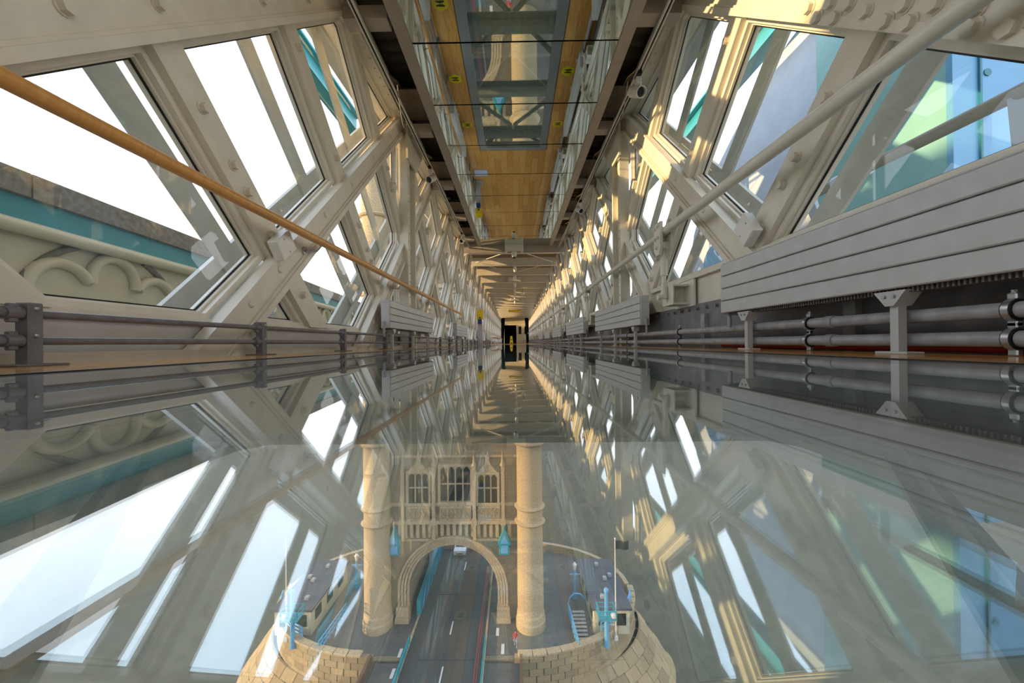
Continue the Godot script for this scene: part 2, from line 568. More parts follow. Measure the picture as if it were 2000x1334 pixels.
	# cover brackets high on the lattice straps
	for j in range(2, 8):
		mb = MB.new()
		mb.cbox(P(s * 1.45, 1.95, back(j, 1.95)), Vector3(0.05, 0.09, 0.10), 0.005, Basis(Vector3.RIGHT, deg_to_rad(43)))
		part(wall, "cable_clip", mb, M.cream_frame)

func window(wall: Node3D, s: int, c: PackedVector2Array):
	if c.size() < 3:
		return
	var a := 0.0
	for i in c.size():
		a += c[i].cross(c[(i + 1) % c.size()])
	if absf(a) / 2.0 < 0.015:
		return
	var inner := inset(c, 0.042)
	if inner.size() < 3:
		return
	var mb := MB.new()
	ring(mb, c, inset(c, 0.030), s * 1.515, s * 1.545)
	ring(mb, inset(c, 0.004), inner, s * 1.545, s * 1.60)
	var o := part(wall, "window", mb, M.cream_frame)
	mb = MB.new()
	var ids := Geometry2D.triangulate_polygon(inner)
	for i in range(0, ids.size(), 3):
		mb.tri(P(s * 1.57, inner[ids[i]].y, inner[ids[i]].x), P(s * 1.57, inner[ids[i + 1]].y, inner[ids[i + 1]].x), P(s * 1.57, inner[ids[i + 2]].y, inner[ids[i + 2]].x), Vector3(-s, 0, 0))
	part(o, "pane", mb, M.window_glass)
	mb = MB.new()
	ring(mb, inner, inset(inner, 0.008), s * 1.562, s * 1.569)
	part(o, "gasket", mb, M.sill_black)

func ring(mb: MB, outer: PackedVector2Array, inner: PackedVector2Array, x0: float, x1: float):
	var nn := outer.size()
	if inner.size() != nn:
		var hole := PackedVector2Array(inner)
		if nn < 3 or hole.size() < 3:
			return
		# match each outer corner with its closest inner corner
		var fit := PackedVector2Array()
		for p in outer:
			var best := hole[0]
			for q in hole:
				if q.distance_to(p) < best.distance_to(p):
					best = q
			fit.append(best)
		inner = fit
	var shift := 0
	var best_d := 1e9
	for k in nn:
		var t := 0.0
		for i in nn:
			t += outer[i].distance_to(inner[(i + k) % nn])
		if t < best_d:
			best_d = t
			shift = k
	for i in nn:
		var i2 := (i + 1) % nn
		var a := outer[i]
		var b := outer[i2]
		var c := inner[(i2 + shift) % nn]
		var d := inner[(i + shift) % nn]
		mb.hexa([P(x0, a.y, a.x), P(x0, b.y, b.x), P(x0, c.y, c.x), P(x0, d.y, d.x), P(x1, a.y, a.x), P(x1, b.y, b.x), P(x1, c.y, c.x), P(x1, d.y, d.x)])

# ---------------------------------------------------------------- floor
func floors():
	var fl := thing("floor", "honey-coloured plank floor with a long glass walkway let into it", "floor", Vector3(0, 0, -5), "", "structure")
	var mb := MB.new()
	for s in [-1, 1]:
		mb.span(P(s * 0.955, -0.22, -4), P(s * 1.53, -0.014, 10.87))
	mb.span(P(-1.53, -0.22, 10.87), P(1.53, -0.014, 40))
	mb.span(P(-1.53, -0.22, -4), P(1.53, -0.014, -0.5))
	part(fl, "subfloor", mb, M.timber_brown)
	# planks beside the glass and beyond it
	var meshes := {}
	rng.seed = 5
	var lay := func(x0, x1, d0, d1):
		var w: float = x1 - x0
		var l: float = d1 - d0
		var key := "%.3f_%.2f" % [w, l]
		if not meshes.has(key):
			var pm := MB.new()
			pm.cbox(Vector3.ZERO, Vector3(w - 0.003, 0.015, l - 0.003), 0.0015)
			meshes[key] = pm.mesh()
		place(fl, "plank", meshes[key], M["plank%d" % rng.randi_range(0, 2)], Transform3D(Basis(), P((x0 + x1) / 2.0, -0.0075, (d0 + d1) / 2.0) - fl.position))
	for s in [-1, 1]:
		for c in 3:
			var d := -0.5 - 0.6 * c
			while d < 10.87:
				var e := minf(d + 1.6, 10.87)
				var xa: float = 0.955 + 0.19 * c
				lay.call(minf(s * xa, s * (xa + 0.19)), maxf(s * xa, s * (xa + 0.19)), maxf(d, -0.5), e)
				d += 1.6
	for c in 16:
		var d := 10.87 - (0.55 * (c % 3))
		while d < 24.0:
			var e := d + 1.6
			lay.call(-1.52 + 0.19 * c, -1.33 + 0.19 * c, maxf(d, 10.87), e)
			d += 1.6
	mb = MB.new()
	mb.span(P(-1.52, -0.014, 24.0), P(1.52, 0.0, 40))
	part(fl, "far_boards", mb, M.plank1)
	mb = MB.new()
	mb.span(P(-1.52, -0.014, -4), P(1.52, 0.0, -0.5))
	part(fl, "landing_boards", mb, M.plank1)
	# glass walkway
	var g := thing("glass_floor", "long glass floor panel in a brushed grey metal frame", "glass floor", P(0, 0, 5), "", "structure")
	mb = MB.new()
	for s in [-1, 1]:
		mb.span(P(s * 0.755, -0.06, -0.5), P(s * 0.945, -0.001, 10.86))
	mb.span(P(-0.755, -0.06, 10.72), P(0.755, -0.001, 10.86))
	mb.span(P(-0.755, -0.06, -0.5), P(0.755, -0.001, -0.40))
	part(g, "frame", mb, M.metal_frame)
	mb = MB.new()
	for s in [-1, 1]:
		mb.span(P(s * 0.945, -0.03, -0.5), P(s * 0.957, 0.0015, 10.87))
	part(g, "edge_seal", mb, M.sill_black)
	for k in 7:
		var a := maxf(-0.34 + 1.78 * (k - 0), -0.40)
		var b := minf(a + 1.78, 10.72)
		if k == 0:
			a = -0.40
			b = 1.44
		if b - a < 0.2:
			continue
		mb = MB.new()
		mb.quad(P(-0.755, 0, a), P(0.755, 0, a), P(0.755, 0, b), P(-0.755, 0, b), Vector3.UP)
		var top := part(g, "glass_panel", mb, M.floor_glass)
		mb = MB.new()
		mb.quad(P(-0.755, -0.012, a), P(0.755, -0.012, a), P(0.755, -0.012, b), P(-0.755, -0.012, b), Vector3.UP)
		part(top, "coating", mb, M.glass_coating)
		mb = MB.new()
		mb.quad(P(-0.755, -0.03, a), P(0.755, -0.03, a), P(0.755, -0.03, b), P(-0.755, -0.03, b), Vector3.UP)
		part(top, "lower_sheet", mb, M.window_glass)
	# steel under the glass
	var u := thing("floor_truss", "grey-green cross beams and zigzag braces under the glass floor", "steel frame", P(0, -0.35, 5), "", "structure")
	for k in 7:
		var d := 1.44 + 1.78 * k
		if d > 11:
			continue
		mb = MB.new()
		mb.span(P(-1.5, -0.085, d - 0.09), P(1.5, -0.065, d + 0.09))
		mb.span(P(-1.5, -0.28, d - 0.012), P(1.5, -0.085, d + 0.012))
		mb.span(P(-1.5, -0.295, d - 0.13), P(1.5, -0.28, d + 0.13))
		part(u, "cross_beam", mb, M.under_steel)
	for k in range(0, 7):
		var d0 := -0.34 + 1.78 * k
		for s in [-1, 1]:
			mb = MB.new()
			var side := P(s * 1.45, -0.40, d0 if k % 2 == 1 else d0 + 1.78)
			var mid := P(s * 0.05, -0.40, d0 + 1.78 if k % 2 == 1 else d0)
			mb.bar(side, mid, 0.10, 0.02)
			mb.bar(side + Vector3(0, 0.03, 0), mid + Vector3(0, 0.03, 0), 0.02, 0.06)
			part(u, "brace", mb, M.under_steel)
	for s in [-1, 1]:
		mb = MB.new()
		mb.span(P(s * 1.46, -0.5, -4), P(s * 1.56, -0.22, 40))
		part(u, "side_girder", mb, M.under_steel)

# ---------------------------------------------------------------- ceiling
func ceilings():
	var c := thing("ceiling", "cream steel ceiling with mirror panels over the glass floor", "ceiling", P(0, 2.8, 5), "", "structure")
	var mb := MB.new()
	mb.span(P(-1.75, 3.42, -4), P(1.75, 3.52, 44))
	part(c, "roof_slab", mb, M.filler_brown)
	# mirrors
	rng.seed = 9
	var d := -1.95
	while d < 10.6:
		mb = MB.new()
		var e := minf(d + 0.895, 10.68)
		var tilt := Basis(Vector3.RIGHT, rng.randf_range(-0.002, 0.002)) * Basis(Vector3.BACK, rng.randf_range(-0.002, 0.002))
		mb.box(P(0.02, 2.806, (d + e) / 2.0), Vector3(1.95, 0.012, e - d - 0.012), tilt)
		part(c, "mirror_panel", mb, M.mirror)
		d += 0.9
	mb = MB.new()
	mb.span(P(-1.0, 2.82, -4), P(1.04, 2.86, 10.68))
	part(c, "mirror_backing", mb, M.sill_black)
	mb = MB.new()
	mb.span(P(-1.0, 2.80, -4), P(1.04, 2.83, -1.97))
	part(c, "ceiling_board", mb, M.soffit_grey)
	# soffit frames
	for s in [-1, 1]:
		mb = MB.new()
		mb.span(P(s * 0.945 + 0.03, 2.785, -4), P(s * 1.055 + 0.03, 2.92, 10.7))
		var so := part(c, "soffit_strip", mb, M.soffit_grey)
		for k in range(-2, 5):
			mb = MB.new()
			var q := 3.23 + 1.72 * k
			mb.span(P(s * 1.05, 2.79, q - 0.07), P(s * 1.42, 2.90, q + 0.07))
			part(so, "crossbar", mb, M.soffit_grey)
			mb = MB.new()
			mb.prism(PackedVector2Array([Vector2(0.75, 1.08), Vector2(1.0, 1.20), Vector2(1.65, 1.20), Vector2(1.65, 1.05), Vector2(0.75, 1.05)]), func(p): return P(s * (2.25 - p.y + 0.23), 2.99, q + p.x), func(p): return P(s * (2.25 - p.y + 0.23), 3.0, q + p.x))
			mb.span(P(s * 1.05, 2.94, q + 1.05), P(s * 1.42, 2.95, q + 1.65))
			part(so, "filler_plate", mb, M.filler_brown)
		mb = MB.new()
		d = -3.9
		while d < 10.6:      # corrugated decking
			mb.hexa([P(s * 1.0, 3.16, d), P(s * 1.6, 3.16, d), P(s * 1.6, 3.16, d + 0.07), P(s * 1.0, 3.16, d + 0.07), P(s * 1.0, 3.20, d - 0.03), P(s * 1.6, 3.20, d - 0.03), P(s * 1.6, 3.20, d + 0.10), P(s * 1.0, 3.20, d + 0.10)])
			d += 0.17
		mb.span(P(s * 0.95, 3.20, -4), P(s * 1.65, 3.22, 10.6))
		part(c, "corrugated_deck", mb, M.deck_dark)
	# steel beams beyond the mirrors
	for k in 17:
		var q := 10.78 + 1.72 * k
		mb = MB.new()
		mb.span(P(-1.42, 2.615, q - 0.01), P(1.42, 2.87, q + 0.01))
		mb.span(P(-1.30, 2.595, q - 0.06), P(1.30, 2.615, q + 0.06))
		for s in [-1, 1]:
			var pts := PackedVector2Array([Vector2(1.28, 2.60), Vector2(1.42, 2.45), Vector2(1.42, 2.65), Vector2(1.28, 2.65)])
			if k < 8:
				pts = PackedVector2Array()
				for i in 7:
					var t := i / 6.0 * PI / 2.0
					pts.append(Vector2(1.30 + 0.13 * sin(t), 2.47 + 0.13 * cos(t)))
				pts.append(Vector2(1.43, 2.65))
				pts.append(Vector2(1.30, 2.65))
			mb.prism(pts, func(p): return P(s * p.x, p.y, q - 0.008), func(p): return P(s * p.x, p.y, q + 0.008))
		part(c, "cross_beam", mb, M.cream_steel)
		if k < 2:
			for s in [-1, 1]:
				mb = MB.new()
				mb.bar(P(s * (0.06 if k == 0 else 1.25), 2.70, q + 0.05), P(s * (1.25 if k == 0 else 0.06), 2.70, q + 1.66), 0.05, 0.012)
				part(c, "roof_brace", mb, M.cream_steel)
	mb = MB.new()
	mb.span(P(-1.5, 2.94, 10.68), P(1.5, 2.97, 40))
	part(c, "roof_boards", mb, M.roof_board)
	mb = MB.new()
	mb.span(P(-1.42, 2.60, 10.685), P(1.42, 3.2, 10.70))
	part(c, "end_fascia", mb, M.soffit_grey)

# ---------------------------------------------------------------- fittings
func handrails():
	var t := thing("handrail", "polished brown wooden handrail along the glazed lattice", "handrail", P(-1.33, 0.77, 4))
	var mb := MB.new()
	var pts := []
	for i in 13:
		pts.append(P(-1.33, 0.745 + 0.003 * i, -2.6 + i * 1.0))
	mb.tube(pts, 0.0265, 16)
	part(t, "rail", mb, M.hand_wood)
	for d in [1.95, 3.75, 5.55, 7.35, 9.15]:
		mb = MB.new()
		mb.tube([P(-1.45, 0.70, d + 0.65), P(-1.36, 0.70, d + 0.65), P(-1.33, 0.735, d + 0.65)], 0.008, 8)
		mb.lathe([Vector2(0.0, 0.012), Vector2(0.03, 0.012), Vector2(0.03, 0.0)], P(-1.45, 0.70, d + 0.65), Vector3(1, 0, 0), 12)
		part(t, "bracket", mb, M.zinc)
	t = thing("handrail", "thick white painted tube handrail held by bolted clamps", "handrail", P(1.3, 1.0, 4))
	mb = MB.new()
	mb.tube([P(1.3, 1.0, -2.6), P(1.3, 1.0, 3.26)], 0.034, 16)
	mb.tube([P(1.3, 0.99, 3.28), P(1.3, 0.99, 38.5)], 0.030, 12)
	part(t, "rail", mb, M.white_tube)
	for k in 8:
		var d := 3.30 + 3.45 * k
		mb = MB.new()
		for x in [1.255, 1.345]:
			mb.prism(PackedVector2Array([Vector2(-0.07, 0.075), Vector2(0.05, 0.075), Vector2(0.075, 0.05), Vector2(0.075, -0.15), Vector2(0.03, -0.205), Vector2(-0.03, -0.205), Vector2(-0.07, -0.15)]), func(p): return P(x - 0.012, 1.0 + p.y, d + p.x), func(p): return P(x + 0.012, 1.0 + p.y, d + p.x))
		mb.span(P(1.265, 0.93, d + 0.045), P(1.335, 1.06, d + 0.065))
		var cl := part(t, "clamp", mb, M.white_tube)
		if k < 3:
			for e in [[-0.03, 0.045], [0.035, 0.035], [-0.03, -0.055], [0.035, -0.06], [0.0, -0.14]]:
				mb = MB.new()
				mb.hexbolt(P(1.243, 1.0 + e[1], d + e[0]), Vector3(-1, 0, 0), 0.014, 0.018)
				part(cl, "bolt", mb, M.white_tube)
		mb = MB.new()
		mb.tube([P(1.3, 0.86, d), P(1.3, 0.56, d)], 0.018, 12)
		mb.tube([P(1.3, 0.76, d), P(1.3, 0.62, d)], 0.032, 6)
		mb.tube([P(1.3, 0.57, d), P(1.3, 0.50, d), P(1.3, 0.42, d)], [0.02, 0.028, 0.03], 12)
		part(t, "hanger", mb, M.white_tube)
		mb = MB.new()
		mb.span(P(1.325, 0.36, d - 0.12), P(1.335, 0.53, d + 0.10))
		mb.span(P(1.335, 0.36, d - 0.12), P(1.475, 0.375, d + 0.10))
		mb.span(P(1.335, 0.515, d - 0.12), P(1.475, 0.53, d + 0.10))
		mb.span(P(1.335, 0.36, d - 0.02), P(1.475, 0.53, d - 0.01))
		mb.span(P(1.462, 0.34, d - 0.2), P(1.478, 0.56, d + 0.16))
		mb.hexbolt(P(1.272, 0.43, d), Vector3(-1, 0, 0), 0.025, 0.03)
		part(t, "wall_bracket", mb, M.white_tube)

func radiator_set(s: int, x_face: float, spans: Array, ys: Array, names: Array):
	for i in spans.size():
		var d0: float = spans[i][0]
		var d1: float = spans[i][1]
		var y0: float = ys[0]
		var y1: float = ys[1]
		var t := thing("radiator", names[i], "radiator", P(s * (x_face + 0.05), 0, (d0 + d1) / 2.0), "slatted radiators along the walls")
		var n := 4
		var hh := (y1 - y0) / n
		var mb := MB.new()
		mb.span(P(s * (x_face + 0.012), y0 + 0.004, d0 + 0.004), P(s * (x_face + 0.09), y1 - 0.004, d1 - 0.004))
		part(t, "core", mb, M.girder_grey)
		for k in n:
			mb = MB.new()
			mb.cbox(P(s * (x_face + 0.01), y0 + hh * (k + 0.5), (d0 + d1) / 2.0), Vector3(0.02, hh - 0.005, d1 - d0), 0.004)
			part(t, "board", mb, M.radiator_grey)
		for e in [d0, d1]:
			mb = MB.new()
			mb.cbox(P(s * (x_face + 0.052), (y0 + y1) / 2.0, e), Vector3(0.086, y1 - y0, 0.012), 0.003)
			part(t, "end_cap", mb, M.radiator_grey)
		mb = MB.new()
		mb.cbox(P(s * (x_face + 0.052), y1 + 0.003, (d0 + d1) / 2.0), Vector3(0.086, 0.008, d1 - d0), 0.003)
		part(t, "top_grille", mb, M.radiator_grey)
		mb = MB.new()
		var g := d0 + 0.05
		while g < d1 - 0.03 and i == 0:
			mb.span(P(s * (x_face + 0.03), y0 - 0.012, g), P(s * (x_face + 0.085), y0 + 0.004, g + 0.006))
			g += 0.014
		if i == 0:
			part(t, "fin_row", mb, M.girder_grey, "stuff")
		var q := d1 - 0.2
		while q > d0 + 0.1:
			mb = MB.new()
			var xl := x_face + 0.045
			mb.span(P(s * (xl - 0.014), 0.0, q - 0.014), P(s * (xl + 0.014), y0 - 0.02, q + 0.014))
			mb.prism(PackedVector2Array([Vector2(-0.015, -0.05), Vector2(0.015, -0.05), Vector2(0.055, 0.0), Vector2(-0.055, 0.0)]), func(p): return P(s * (xl - 0.03), y0 - 0.004 + p.y, q + p.x), func(p): return P(s * (xl + 0.03), y0 - 0.004 + p.y, q + p.x))
			mb.cbox(P(s * xl, 0.004, q), Vector3(0.06, 0.008, 0.11), 0.002)
			var lg := part(t, "leg", mb, M.radiator_grey)
			if q < 2.3:
				mb = MB.new()
				mb.hexbolt(P(s * (xl - 0.03), y0 - 0.022, q - 0.016), Vector3(-s, 0, 0), 0.006, 0.006)
				mb.hexbolt(P(s * (xl - 0.03), y0 - 0.022, q + 0.016), Vector3(-s, 0, 0), 0.006, 0.006)
				part(lg, "bolt", mb, M.zinc)
			q -= 0.82
		mb = MB.new()
		var dv := d0 - 0.05 if not (s > 0 and i == 0) else d1 - 0.005
		mb.tube([P(s * (x_face + 0.05), y0 + 0.03, dv), P(s * (x_face + 0.05), 0.13, dv)], 0.012, 8)
		if not (s > 0 and i == 0):
			mb.lathe([Vector2(0.0, 0.05), Vector2(0.018, 0.045), Vector2(0.02, 0.0)], P(s * (x_face + 0.05), y0 + 0.02, dv), Vector3.UP, 10)
		part(t, "valve_pipe", mb, M.pipe_grey)

func pipes():
	for e in [[0.125, "upper of two thick grey heating pipes under the slatted radiators"], [0.047, "lower of two thick grey heating pipes under the slatted radiators"]]:
		var t := thing("heating_pipe", e[1], "pipe", P(1.345, e[0], 5), "grey heating pipes")
		var mb := MB.new()
		mb.tube([P(1.345, e[0], -2.5), P(1.345, e[0], 38.4)], 0.0225, 14)
		part(t, "pipe", mb, M.pipe_grey)
		for d in [1.03, 1.74, 3.1, 4.5, 5.9, 7.3, 8.7, 10.1]:
			mb = MB.new()
			mb.tube([P(1.345, e[0], d - 0.012), P(1.345, e[0], d + 0.012)], 0.0285, 14)
			var rb := part(t, "clip_liner", mb, M.rubber)
			mb = MB.new()
			mb.tube([P(1.345, e[0], d - 0.008), P(1.345, e[0], d + 0.008)], 0.031, 14)
			for q in [-1, 1]:
				mb.cbox(P(1.345, e[0] + q * 0.037, d), Vector3(0.018, 0.018, 0.022), 0.003)
			mb.hexbolt(P(1.345, e[0] + 0.046, d), Vector3.UP, 0.006, 0.008)
			part(rb, "clip_band", mb, M.zinc)
		for d in [1.62, 2.15, 5.3]:
			mb = MB.new()
			mb.tube([P(1.345, e[0], d - 0.02), P(1.345, e[0], d + 0.02)], 0.027, 14)
			part(t, "coupling", mb, M.pipe_grey)
	var r := thing("sprinkler_pipe", "thin red pipe low behind the grey heating pipes", "pipe", P(1.42, 0.022, 2))
	var mb2 := MB.new()
	mb2.tube([P(1.42, 0.02, 0.2), P(1.42, 0.02, 2.6)], 0.015, 12)
	part(r, "pipe", mb2, M.red_pipe)
	# guard rails on the wooden rail side
	var tg := thing("guard_rail", "low twin grey tube rail on square posts below the wooden handrail", "rail", P(-1.36, 0, 5))
	for y in [0.146, 0.07]:
		mb2 = MB.new()
		mb2.tube([P(-1.36, y, -2.5), P(-1.36, y, 38.4)], 0.0115, 12)
		part(tg, "tube", mb2, M.rail_grey)
	for k in 22:
		var d := 1.05 + 0.97 * k - 0.97
		mb2 = MB.new()
		mb2.cbox(P(-1.36, 0.088, d), Vector3(0.04, 0.176, 0.035), 0.003)
		mb2.cbox(P(-1.36, 0.003, d), Vector3(0.09, 0.006, 0.12), 0.002)
		var po := part(tg, "post", mb2, M.rail_grey)
		if k < 8:
			for y in [0.146, 0.07]:
				mb2 = MB.new()
				mb2.tube([P(-1.36, y, d - 0.055), P(-1.36, y, d - 0.02)], 0.018, 10)
				mb2.cbox(P(-1.36, y, d - 0.038), Vector3(0.018, 0.052, 0.02), 0.003)
				part(po, "coupling", mb2, M.rail_grey)
			mb2 = MB.new()
			for y in [0.16, 0.085]:
				mb2.dome(P(-1.34, y, d), Vector3(1, 0, 0), 0.007, 0.006, 8)
			part(po, "screw", mb2, M.zinc)

func spotlight(at: Vector3, s: int, label: String):
	var t := thing("spotlight", label, "spotlight", at, "white spotlights on the ceiling tracks")
	var mb := MB.new()
	mb.cbox(at + Vector3(0, -0.02, 0), Vector3(0.04, 0.04, 0.12), 0.004)
	part(t, "track_adapter", mb, M.ink_black)
	mb = MB.new()
	mb.cbox(at + Vector3(0, -0.07, -0.03), Vector3(0.055, 0.07, 0.10), 0.006)
	mb.tube([at + Vector3(0, -0.10, -0.03), at + Vector3(-s * 0.01, -0.14, -0.02)], 0.012, 8)
	part(t, "driver_box", mb, M.lamp_white)
	mb = MB.new()
	var ax := Vector3(s * 0.25, -0.55, 0.80).normalized()
	mb.lathe([Vector2(0.0, -0.10), Vector2(0.052, -0.10), Vector2(0.055, -0.09), Vector2(0.055, -0.012), Vector2(0.053, -0.010), Vector2(0.053, -0.006), Vector2(0.055, -0.004), Vector2(0.055, 0.09), Vector2(0.048, 0.09), Vector2(0.046, 0.05)], at + Vector3(-s * 0.01, -0.17, -0.02), ax, 20)
	part(t, "lamp_head", mb, M.lamp_white)
	mb = MB.new()
	mb.lathe([Vector2(0.047, 0.055), Vector2(0.02, 0.05), Vector2(0.0, 0.05)], at + Vector3(-s * 0.01, -0.17, -0.02), ax, 20)
	part(t, "lens", mb, M.window_dark)

func ceiling_fittings():
	for s in [-1, 1]:
		var t := thing("lighting_track", "twin rail lighting track above the %s" % ("wooden handrail" if s < 0 else "white tube handrail"), "track", P(s * 1.27, 2.74, 4))
		var mb := MB.new()
		mb.span(P(s * 1.245, 2.735, -3), P(s * 1.255, 2.765, 10.7))
		mb.span(P(s * 1.275, 2.735, -3), P(s * 1.285, 2.765, 10.7))
		part(t, "rail", mb, M.lamp_white)
		mb = MB.new()
		mb.span(P(s * 1.255, 2.745, -3), P(s * 1.275, 2.77, 10.7))
		part(t, "channel", mb, M.ink_black)
		for k in 5:
			mb = MB.new()
			mb.tube([P(s * 1.265, 2.76, 3.23 + 1.72 * k), P(s * 1.265, 2.80, 3.23 + 1.72 * k)], 0.01, 6)
			part(t, "hanger", mb, M.lamp_white)
	spotlight(P(-1.265, 2.74, 5.74), -1, "white spotlight on the track above the tall riveted post, wooden rail side")
	spotlight(P(-1.265, 2.74, 9.2), -1, "smaller white spotlight farther along the wooden rail side track")
	spotlight(P(1.265, 2.74, 3.8), 1, "large white spotlight on the track above the white tube handrail")
	spotlight(P(1.265, 2.74, 7.2), 1, "smaller white spotlight farther along the white tube rail side track")
	# loose cables
	for e in [[-1, "thin grey cable sagging from the track, wooden rail side"], [1, "thin grey cable sagging from the track, white rail side"]]:
		var c := thing("cable", e[1], "cable", P(e[0] * 1.3, 2.9, 4))
		var mb := MB.new()
		var pts := []
		for i in 15:
			var u := i / 14.0
			pts.append(P(e[0] * (1.22 + 0.14 * u), 2.80 - 0.22 * sin(u * PI) * (1.0 if e[0] < 0 else 0.6) + 0.1 * u, 4.0 + 0.9 * u))
		mb.tube(pts, 0.006, 6)
		part(c, "sheath", mb, M.plastic_grey)
	# boxes and small lamps on the far ceiling beams
	var names := ["grey speaker box on the first ceiling beam after the mirrors", "small grey speaker box midway along the ceiling beams", "tiny grey speaker box far along the ceiling beams"]
	for i in 3:
		var d: float = [10.70, 15.86, 22.7][i]
		var t := thing("speaker_box", names[i], "speaker", P(0.0, 2.62, d), "grey boxes on the ceiling beams")
		var mb := MB.new()
		mb.cbox(P(-0.0, 2.73, d - 0.03), Vector3(0.52, 0.20, 0.14), 0.012)
		part(t, "cabinet", mb, M.lamp_white)
		mb = MB.new()
		for x in [-0.22, 0.22]:
			mb.span(P(x - 0.03, 2.58, d - 0.08), P(x + 0.03, 2.64, d + 0.02))
		part(t, "bracket", mb, M.lamp_white)
	var t2 := thing("dome_camera", "white dome camera hanging under the first ceiling beam", "camera", P(0, 2.45, 10.66))
	var m2 := MB.new()
	m2.lathe([Vector2(0.0, 0.16), Vector2(0.06, 0.15), Vector2(0.07, 0.06), Vector2(0.05, 0.0)], P(0, 2.46, 10.62), Vector3.UP, 14)
	part(t2, "housing", m2, M.lamp_white)
	m2 = MB.new()
	m2.dome(P(0, 2.46, 10.62), Vector3.DOWN, 0.048, 0.04, 12)
	part(t2, "dome", m2, M.window_dark)
	var proto: Node3D = null
	var where := ["second", "third", "fourth", "fifth", "sixth", "seventh", "eighth"]
	for i in 7:
		var d := 12.5 + 1.72 * i - 0.1
		var lb: String = "small white pendant light under the %s ceiling beam" % where[i]
		if proto == null:
			proto = thing("pendant_light", lb, "light", P(0.02, 2.44, d), "small white lights along the ceiling beams")
			var mb := MB.new()
			mb.lathe([Vector2(0.0, -0.08), Vector2(0.035, -0.06), Vector2(0.05, 0.0), Vector2(0.05, 0.11)], P(0.02, 2.44, d), Vector3.UP, 12)
			part(proto, "shade", mb, M.lamp_white)
			mb = MB.new()
			mb.tube([P(0.02, 2.55, d), P(0.02, 2.62, d + 0.05)], 0.012, 6)
			part(proto, "stem", mb, M.lamp_white)
		else:
			copy_of(proto, P(0.02, 2.44, d), lb)
	var f := thing("ceiling_fan", "small pale fan head hanging from the ceiling beams", "fan", P(0.36, 2.2, 17.0))
	m2 = MB.new()
	m2.tube([P(0.36, 2.6, 17.0), P(0.36, 2.28, 17.0)], 0.012, 6)
	part(f, "rod", m2, M.ink_black)
	m2 = MB.new()
	m2.lathe([Vector2(0.0, 0.06), Vector2(0.07, 0.04), Vector2(0.09, -0.02), Vector2(0.0, -0.05)], P(0.36, 2.24, 17.0), Vector3.UP, 12)
	part(f, "hub", m2, M.lamp_white)
	for k in 3:
		m2 = MB.new()
		m2.bar(P(0.36, 2.23, 17.0), P(0.36, 2.21, 17.0) + Vector3(cos(k * TAU / 3 + 0.3), 0, sin(k * TAU / 3 + 0.3)) * 0.2, 0.06, 0.008)
		part(f, "blade", m2, M.lamp_white)

func stickers():
	# yellow hexagons with two footprints
	var hexa := PackedVector2Array()
	for k in 6:
		hexa.append(Vector2(cos(k * TAU / 6 + PI / 6), sin(k * TAU / 6 + PI / 6)) * 0.145)
	var hm := MB.new()
	hm.prism(hexa, func(p): return Vector3(p.x, 0.0, -p.y), func(p): return Vector3(p.x, 0.0015, -p.y))
	var hmesh := hm.mesh()
	var fm := MB.new()
	var foot := PackedVector2Array()
	for k in 20:
		var a := k * TAU / 20.0
		foot.append(Vector2(cos(a) * 0.078, sin(a) * (0.023 + 0.007 * cos(a)) + 0.006 * cos(2 * a)))
	for q in [-1, 1]:
		fm.prism(foot, func(p): return Vector3(p.x, 0.0014, q * (0.038 + p.y)), func(p): return Vector3(p.x, 0.0022, q * (0.038 + p.y)))
	var fmesh := fm.mesh()
	var list := [[-1.17, 6.15, "half hidden at the near end, wooden rail side"], [-1.19, 7.93, "beside the middle of the glass, wooden rail side"], [-1.15, 9.63, "beside the far end of the glass, wooden rail side"], [1.15, 7.76, "beside the middle of the glass, white rail side"], [1.15, 9.65, "beside the far end of the glass, white rail side"]]
	for e in list:
		var t := thing("floor_sticker", "yellow footprint sticker on the planks " + e[2], "sticker", P(e[0], 0.0005, e[1]), "yellow footprint stickers on the plank floor")
		place(t, "backing", hmesh, M.sticker_yellow)
		place(t, "footprints", fmesh, M.ink_black)

